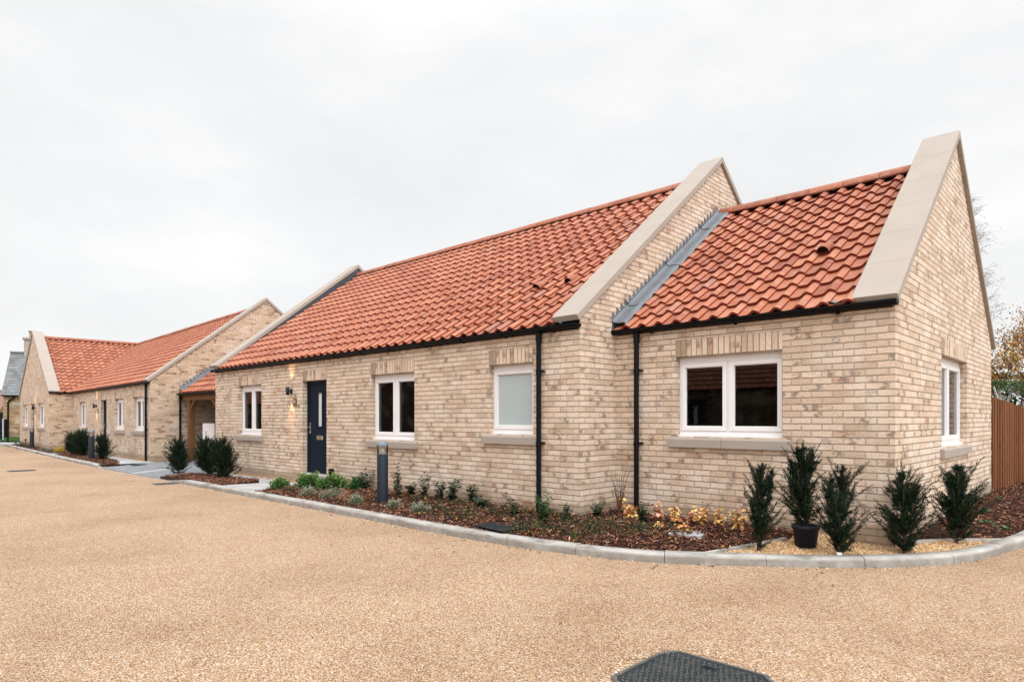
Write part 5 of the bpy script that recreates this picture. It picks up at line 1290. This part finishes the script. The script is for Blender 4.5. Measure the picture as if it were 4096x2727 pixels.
ta = thing('autumn_tree', 'small tree with thin orange brown autumn leaves behind the hedge', 'tree', (-.55,20.5,-.19))
branch_tree(ta, 17, 6.4, .13, 5, .75, 3, 'tree_leaf', 7500, .085, 'bark', up=.5, ratio=.74, trunk_frac=.30, clump=.16)
tb = thing('birch_tree', 'tall thin bare birch showing beside the gable coping', 'tree', (-4.55,34.7,-.19))
g_ = np.random.default_rng(23); b = B(); tw_ = []
tk = [np.array([.12*math.sin(u*5), .1*math.cos(u*4), 13.3*u]) for u in np.linspace(0,1,10)]
b.tube([tuple(p) for p in tk], [.13*(1-.93*k/9) for k in range(10)], 6, 0, False)
for k in range(120):
    u = g_.uniform(.38,.99); i_ = min(8, int(u*9)); q = tk[i_] + (tk[i_+1]-tk[i_])*(u*9-i_); az = g_.uniform(0,2*PI); L = (2.0*(1-u)**.7 + .55)*g_.uniform(.6,1.1); d = np.array([math.cos(az)*.62, math.sin(az)*.62, .78]); pts = [q]
    for m_ in range(5): d = unit(d + g_.normal(0,.12,3) - np.array([0,0,.10])); pts.append(pts[-1] + d*L/5)
    b.tube([tuple(p) for p in pts], [.020*(1-u*.5)*(1-.8*m_/5) for m_ in range(6)], 3, 0, False)
    for m_ in range(7):
        v = g_.uniform(.25,1); h_ = min(4, int(v*5)); p = pts[h_] + (pts[h_+1]-pts[h_])*(v*5-h_); dd = unit(d + g_.normal(0,.6,3)); e = [p, p + dd*.28, p + dd*.5 + np.array([0,0,-.10])]; b.tube([tuple(x) for x in e], [.006,.005,.003], 3, 0, False); tw_ += e[1:]
b.build('trunk', M['twig'], tb)
T_ = np.array(tw_); n = 2600; P = T_[g_.integers(0,len(T_),n)] + g_.normal(0,.10,(n,3)); D = unit(g_.normal(0,1,(n,3))); Nn = unit(np.cross(D, g_.normal(0,1,(n,3)))); L = g_.uniform(.03,.07,n)
V, F = leaf_quads(P, D, Nn, L, L*.6, g_); np_mesh('crown', V, F, g_.random(n), M['birch_leaf'], tb)
def hedge(name, label, x0, x1, y0, y1, z0, z1, m, n, leaf, seed, rz=0.0):
    g = np.random.default_rng(seed); t = thing(name, label, 'hedge', ((x0+x1)/2, (y0+y1)/2, -.19), rz); hx, hy = (x1-x0)/2, (y1-y0)/2
    P = np.stack([g.uniform(-hx,hx,n), g.uniform(-hy,hy,n), g.uniform(z0,z1,n)],1); side = g.random(n); P[side < .3,1] = -hy + g.normal(0,.05,(side < .3).sum()); P[(side >= .3)&(side < .6),2] = z1 + g.normal(0,.05,((side >= .3)&(side < .6)).sum())
    P += .05*np.sin(P[:,[1,2,0]]*3.3+seed); D = unit(g.normal(0,1,(n,3)) + np.array([0,0,.4])); Nn = unit(np.cross(D, g.normal(0,1,(n,3)))); L = g.uniform(.7,1.2,n)*leaf
    rr = np.clip(g.normal(.5,.25,n),0,1)
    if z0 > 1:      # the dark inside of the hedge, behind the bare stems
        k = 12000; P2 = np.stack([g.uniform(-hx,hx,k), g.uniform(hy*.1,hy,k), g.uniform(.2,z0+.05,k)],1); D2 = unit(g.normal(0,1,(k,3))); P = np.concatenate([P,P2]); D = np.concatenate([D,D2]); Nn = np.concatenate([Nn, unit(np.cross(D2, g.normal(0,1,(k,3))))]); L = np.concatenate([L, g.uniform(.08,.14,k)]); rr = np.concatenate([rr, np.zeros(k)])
    V, F = leaf_quads(P, D, Nn, L, L*.6, g); np_mesh('foliage', V, F, rr, M[m], t); return t, g, hx, hy
h1, g1, hx, hy = hedge('clipped_hedge', 'clipped green hedge on bare gnarled stems behind the fence', -4.5, 8.0, 14.2, 15.6, 2.32, 2.56, 'hedge_leaf', 16000, .05, 31)
b = B()
for k in range(230):
    x = g1.uniform(-hx,hx); y = g1.uniform(-hy,hy); pts = [np.array([x,y,0.0])]; d = np.array([g1.normal(0,.2),g1.normal(0,.2),1.0])
    for j in range(9): d = unit(d + g1.normal(0,.55,3)*np.array([1,.6,.35]) + np.array([0,0,.22])); pts.append(pts[-1] + d*.29)
    b.tube([tuple(p) for p in pts], [.05*(1-.55*i/9) for i in range(10)], 5, 0, False)
    for s in range(3):
        i = int(g1.integers(3,8)); q = pts[i]; dd = unit(g1.normal(0,1,3)*np.array([1,.7,.5])); b.tube([tuple(q), tuple(q+dd*.3), tuple(q+dd*.45+np.array([0,0,.25]))], [.02,.014,.008], 4, 0, False)
b.build('stem', M['bark_pale'], h1)
hedge('conifer_hedge', 'olive brown tall hedge far behind the autumn tree', -8, 14, 29.0, 31.0, .0, 3.5, 'olive_leaf', 12000, .16, 33)

# ------------------------------------------------------------------ left background: slate roofed old building, brown roofed house, railings, lawn
Rv = Vector((.7224,.6915,0)); Fv = Vector((-.6915,.7224,0)); ang = math.atan2(.6915,.7224)
sb_ = thing('slate_building', 'old yellow brick building with a steep grey slate roof at far left', 'house', (-53.6,.17,.15), R(74.1))
LS, DS = 2.85, 6.0
wall('wall', sb_, (0,0,0), (1,0,0), (0,1,0), LS, -.3, 2.80, [(1.06,2.0,.06,2.08)], m='old_brick', th=.3); wall('wall', sb_, (0,DS,0), (0,-1,0), (1,0,0), DS, -.3, 2.8, m='old_brick'); wall('wall', sb_, (LS,0,0), (0,1,0), (-1,0,0), DS, -.3, 2.8, m='old_brick'); wall('wall', sb_, (LS,DS,0), (-1,0,0), (0,-1,0), LS, -.3, 2.8, m='old_brick')
b = B(); b.box((.45,-.03,2.09),(LS,.0-.001,2.36)); b.build('lintel', M['stone'], sb_)
b = B(); b.box((1.07,.10,.06),(1.99,.14,2.07)); b.build('door', M['navy_frame'], sb_)
# hipped slate slopes
b = B(); rs = random.Random(3); ze, zt = 2.80, 5.97; ins = 0.0
rows = 15
for k in range(rows):
    t0, t1 = k/rows, (k+1)/rows; x = ins*t0; y = -.15 + (DS/2+.15)*t0; y1 = -.15 + (DS/2+.15)*t1; z0 = ze + (zt-ze)*t0; z1 = ze + (zt-ze)*t1; u = -.12 + x - (.15 if k % 2 else 0)
    while u < LS:
        u1 = min(LS, u + .3); a = max(u, -.12 + (ins+.12)*t0); a1 = max(u, -.12 + (ins+.12)*t1); c1 = max(u1, a1)
        if u1 > a: b.hexa([(a,y,z0),(u1-.004,y,z0),(c1-.004,y1,z1-.01),(a1,y1,z1-.01),(a,y-.006,z0+.022),(u1-.004,y-.006,z0+.022),(c1-.004,y1,z1+.006),(a1,y1,z1+.006)], rs.random())
        u = u1
b.face([(-.12,DS+.15,ze),(-.12,-.15,ze),(ins,DS/2,zt)], None, .4); b.face([(LS,DS+.15,ze),(-.12,DS+.15,ze),(ins,DS/2,zt),(LS,DS/2,zt)], None, .5); b.face([(LS,-.15,ze),(LS,DS+.15,ze),(LS,DS/2,zt)], None, .5)
srf = b.build('roof', M['slate'], sb_); ridge(srf, (ins-.05,DS/2,zt), (LS,DS/2,zt), m='slate', rad=.10)
gutter(sb_, -.12, LS, -.20, 2.80, .06, brackets=False); 
b = B(); b.tube([(.62,-.2,2.74),(.55,-.16,2.60),(.32,-.06,2.45),(.26,-.06,2.3),(.26,-.06,-.1)], .05, 8); b.build('downpipe', M['black'], sb_)
# chimney stack
ch = B(); ch.box((.80,2.75,5.3),(1.28,3.25,6.95)); ch.box((.70,2.65,6.95),(1.38,3.35,7.03)); ch.box((.74,2.69,7.03),(1.34,3.31,7.10)); ch.build('chimney', M['stone'], sb_)
ch = B(); ch.box((1.10,2.8,7.101),(1.36,3.2,7.52)); ch.box((1.05,2.75,7.52),(1.41,3.25,7.60)); ch.build('chimney', M['old_brick'], sb_)
# hall with iron cresting on its ridge, behind the left bungalow
A_ = Vector((-57.36,4.87,0)); B_ = Vector((-56.25,7.59,0)); dh = (B_-A_).normalized(); ah = math.atan2(dh.y, dh.x)
hh_ = thing('old_hall', 'old hall behind the left bungalow, only its ridge cresting showing', 'house', (A_.x, A_.y, 0), ah)
wall('wall', hh_, (-.6,-3.2,0), (1,0,0), (0,1,0), 6.2, -.3, 4.4, m='old_brick'); wall('wall', hh_, (5.6,-3.2,0), (0,1,0), (-1,0,0), 6.4, -.3, 4.4, (), gable=(3.2,7.2,4.41,4.41), m='old_brick'); wall('wall', hh_, (5.6,3.2,0), (-1,0,0), (0,-1,0), 6.2, -.3, 4.4, m='old_brick'); wall('wall', hh_, (-.6,3.2,0), (0,-1,0), (1,0,0), 6.4, -.3, 4.4, (), gable=(3.2,7.2,4.41,4.41), m='old_brick')
b = B()
for s in (-1,1): b.hexa([(-.7,s*3.4,4.3),(5.7,s*3.4,4.3),(5.7,0,7.28),(-.7,0,7.28),(-.7,s*3.4,4.4),(5.7,s*3.4,4.4),(5.7,0,7.40),(-.7,0,7.40)], .5)
b.build('roof', M['slate'], hh_)
b = B(); Lc = (B_-A_).length; b.tube([(0,0,7.35),(0,0,7.84)], .022, 5); b.tube([(Lc,0,7.35),(Lc,0,7.82)], .022, 5); b.tube([(0,0,7.46),(Lc,0,7.46)], .008, 4); b.tube([(0,0,7.56),(Lc,0,7.56)], .006, 4)
for k in range(5):
    x = Lc*(k+.6)/5.2
    b.tube([(x,0,7.38),(x,0,7.70)], .008, 4); b.tube([(x-.16,0,7.60),(x,0,7.67),(x+.16,0,7.60)], .014, 4); b.tube([(x-.2,0,7.60),(x+.2,0,7.60)], .010, 4)
for k in range(11): b.tube([(Lc*(k+.5)/11,0,7.38),(Lc*(k+.5)/11,0,7.58)], .006, 4)
b.build('cresting', M['alu'], hh_)
# brown roofed house further left
C_ = Vector((1.8,-7.72,0)) + Fv*72 + Rv*(-57.2); bh = thing('brown_roofed_house', 'distant house with a brown tiled roof at the left edge', 'house', (C_.x, C_.y, .2), ang + R(20))
wall('wall', bh, (-9,0,0), (1,0,0), (0,1,0), 9.2, -.5, 2.2, [(-1.4+9,-.5+9,.4,2.0)], m='old_brick'); wall('wall', bh, (.2,0,0), (0,1,0), (-1,0,0), 7, -.5, 2.2, (), gable=(3.5,4.4,2.21,2.21), m='old_brick'); wall('wall', bh, (.2,7,0), (-1,0,0), (0,-1,0), 9.2, -.5, 2.2, m='old_brick'); wall('wall', bh, (-9,7,0), (0,-1,0), (1,0,0), 7, -.5, 2.2, (), gable=(3.5,4.4,2.21,2.21), m='old_brick')
b = B(); t5 = math.atan(2.3/3.7); 
tiles(b, (-9.1,-.2,2.1), (1,0,0), (0,math.cos(t5),math.sin(t5)), 9.4, 3.75/math.cos(t5), .3, .33, None, 4, .02, 55); deck(b, (-9.1,-.2,2.1), (1,0,0), (0,math.cos(t5),math.sin(t5)), 9.4, 3.72/math.cos(t5)); tiles(b, (.3,7.2,2.1), (-1,0,0), (0,-math.cos(t5),math.sin(t5)), 9.4, 3.75/math.cos(t5), .3, .33, None, 4, .02, 56)
brf = b.build('roof', M['tile_dark'], bh); ridge(brf, (-9.1,3.5,4.42), (.3,3.5,4.42), m='tile_dark')
window(bh, TX, -1.4, -.5, .4, 2.0)
# lawn and railings
def W(x, y, z=0): return Vector((1.8,-7.72,0)) + Fv*y + Rv*x + Vector((0,0,z))
poly_mesh('lawn', [tuple(W(-33.5,37.2).xy), tuple(W(-25,37.2).xy), tuple(W(-25,46).xy), tuple(W(-36.5,44.5).xy)], .075, M['grass'])
g_ = np.random.default_rng(77); n = 9000; X = g_.uniform(-36,-25,n); Yd = g_.uniform(37.2,45.5,n); ok = X > -33.5 - (Yd-37.2)*.4; X, Yd = X[ok], Yd[ok]; n = len(X)
P = np.stack([1.8 + Fv.x*Yd + Rv.x*X, -7.72 + Fv.y*Yd + Rv.y*X, np.full(n,.07)],1); D = unit(np.array([0,0,1.0]) + g_.normal(0,.35,(n,3))); Nn = unit(np.cross(D, g_.normal(0,1,(n,3)))); L = g_.uniform(.05,.10,n); V, F = leaf_quads(P, D, Nn, L, np.full(n,.02), g_); tag(np_mesh('grass', V, F, g_.random(n), M['grass']), kind='stuff')
rl = thing('metal_railing', 'thin black metal railing before the lawn and slate building', 'railing', tuple(W(-30,37.0)), ang)
for i, x in enumerate((-4.2,-2.6,-.96,-.55+.0,.45,1.2)):
    if i == 3: continue
    b = B(); b.box((x-.035,-.02,-.2),(x+.035,.02,1.20)); b.build('post', M['black'], rl)
for z in (.3,.55,.8,1.05,1.17): b = B(); b.box((-4.2,-.008,z),(1.6,.008,z+.016)); b.build('rail', M['black'], rl)
gp = thing('gate_post', 'dark post with a grey rail at the left edge before the old buildings', 'post', tuple(W(-31.0,39.3)), ang)
b = B(); b.box((-.06,-.06,-.2),(.06,.06,1.75)); b.build('post', M['navy_frame'], gp); b = B(); b.box((.08,-.02,-.2),(.13,.02,1.35)); b.build('rail', M['alu'], gp)
bn = thing('dark_cabinet', 'tall dark cabinet at the corner of the slate building', 'cabinet', tuple(W(-33.45,42.9)), ang)
b = B(); b.box((-.16,-.06,-.1),(-.02,.06,1.28)); b.build('cabinet_body', M['black'], bn); b = B(); b.box((-.175,-.075,1.281),(-.005,.075,1.33)); b.build('lid', M['black'], bn)

# ------------------------------------------------------------------ across the road, seen only in the window glass
def opposite(label, x0, x1, y, seed):
    t = thing('bungalow', label, 'house', (x1, y, 0), 0)
    L = x1-x0; Dp = 8
    wall('wall', t, (0,0,0), (-1,0,0), (0,-1,0), L, -.2, 2.5, [(L*.2,L*.2+1.2,.95,2.1),(L*.45,L*.45+.95,.1,2.1),(L*.7,L*.7+1.2,.95,2.1)], m='brick_dark')
    wall('wall', t, (-L,0,0), (0,-1,0), (1,0,0), Dp, -.2, 2.5, (), gable=(Dp/2,5.3,2.51,2.51), m='brick_dark'); wall('wall', t, (0,-Dp,0), (0,1,0), (-1,0,0), Dp, -.2, 2.5, (), gable=(Dp/2,5.3,2.51,2.51), m='brick_dark'); wall('wall', t, (-L,-Dp,0), (1,0,0), (0,1,0), L, -.2, 2.5, m='brick_dark')
    b = B(); a = math.atan(.72); c_, s_ = math.cos(a), math.sin(a)
    tiles(b, (.1,.15,2.42), (-1,0,0), (0,-c_,s_), L+.2, 4.15/c_, seed=seed, seg=4); deck(b, (.1,.15,2.42), (-1,0,0), (0,-c_,s_), L+.2, 4.15/c_); tiles(b, (-L-.1,-Dp-.15,2.42), (1,0,0), (0,c_,s_), L+.2, 4.15/c_, seed=seed+1, seg=3)
    r_ = b.build('roof', M['tile'], t); ridge(r_, (.1,-4,5.43), (-L-.1,-4,5.43))
    OX = lambda u, y_, z: (-u, -y_, z)
    for u in (.2,.7): window(t, OX, L*u, L*u+1.2, .95, 2.1)
    door(t, OX, L*.45, L*.45+.95, .1, 2.1)
    return t
opposite('brick bungalow across the road, mirrored in the near window glass', -24, 2, -14.6, 61)
opposite('brick bungalow across the road, mirrored in the far window glass', -62, -30, -15.0, 63)

# ------------------------------------------------------------------ camera, light, world
cam = bpy.data.cameras.new('camera'); cam.sensor_width = 36.0; cam.lens = 36.0*2590/4096; cam.shift_y = 312.5/4096; cam.clip_end = 2000; cam.clip_start = .05
co = link('camera', cam, None, (1.7998,-7.7194,1.33)); co.rotation_euler = (R(90), 0, R(43.745)); scene.camera = co
sun = bpy.data.lights.new('sun', 'SUN'); sun.energy = 1.25; sun.angle = R(28); sun.color = (.92,.98,1.07)
so = link('sun', sun, None, (10,-10,20))
SD = Vector((.80,-.30,.80)).normalized()      # towards the sun
so.rotation_euler = SD.to_track_quat('Z', 'Y').to_euler()
w = bpy.data.worlds.new('World'); scene.world = w; w.use_nodes = True; nt = w.node_tree; g = N(nt); bg = nt.nodes['Background']
sky = g.n('ShaderNodeTexSky', sky_type='NISHITA'); sky.sun_disc = False; sky.sun_elevation = math.asin(SD.z); sky.sun_rotation = math.atan2(SD.x, SD.y)
sky.air_density = 1.0; sky.dust_density = 4.0
tc = g.n('ShaderNodeTexCoord').outputs['Generated']
sz = g.n('ShaderNodeSeparateXYZ'); g.put(sz.inputs[0], tc)
mp = g.n('ShaderNodeMapping'); g.put(mp.inputs[0], tc); mp.inputs['Scale'].default_value = (1,1,2.6)
cl = g.noise(mp.outputs[0], 2.2, 5, .55).outputs[0]
cc = g.ramp(cl, [(.32, (.87,.878,.888)), (.5, (.935,.938,.942)), (.66, (1.03,1.025,1.02))])
zen = g.sstep(sz.outputs[2], .48, .95, 1.0, 2.6)
dn_ = g.n('ShaderNodeVectorMath', operation='DOT_PRODUCT'); g.put(dn_.inputs[0], tc); dn_.inputs[1].default_value = Vector((.76,-.55,.62)).normalized()
zen = g.math('ADD', zen, g.sstep(dn_.outputs['Value'], .0, .95, 0.0, 1.3))      # the brighter side of the overcast, towards the hidden sun
cz_ = g.n('ShaderNodeVectorMath', operation='SCALE'); g.put(cz_.inputs[0], cc); g.put(cz_.inputs['Scale'], g.math('MULTIPLY', zen, 10.0))
mixc = g.mix(.94, sky.outputs[0], cz_.outputs[0])
g.put(bg.inputs[0], mixc); bg.inputs[1].default_value = .1
vs = scene.view_settings; vs.view_transform = 'Standard'; vs.look = 'None'; vs.exposure = .04; vs.gamma = 1.0
scene.cycles.use_denoising = True
scene.cycles.max_bounces = 6; scene.cycles.transparent_max_bounces = 12; scene.cycles.diffuse_bounces = 3; scene.cycles.glossy_bounces = 3
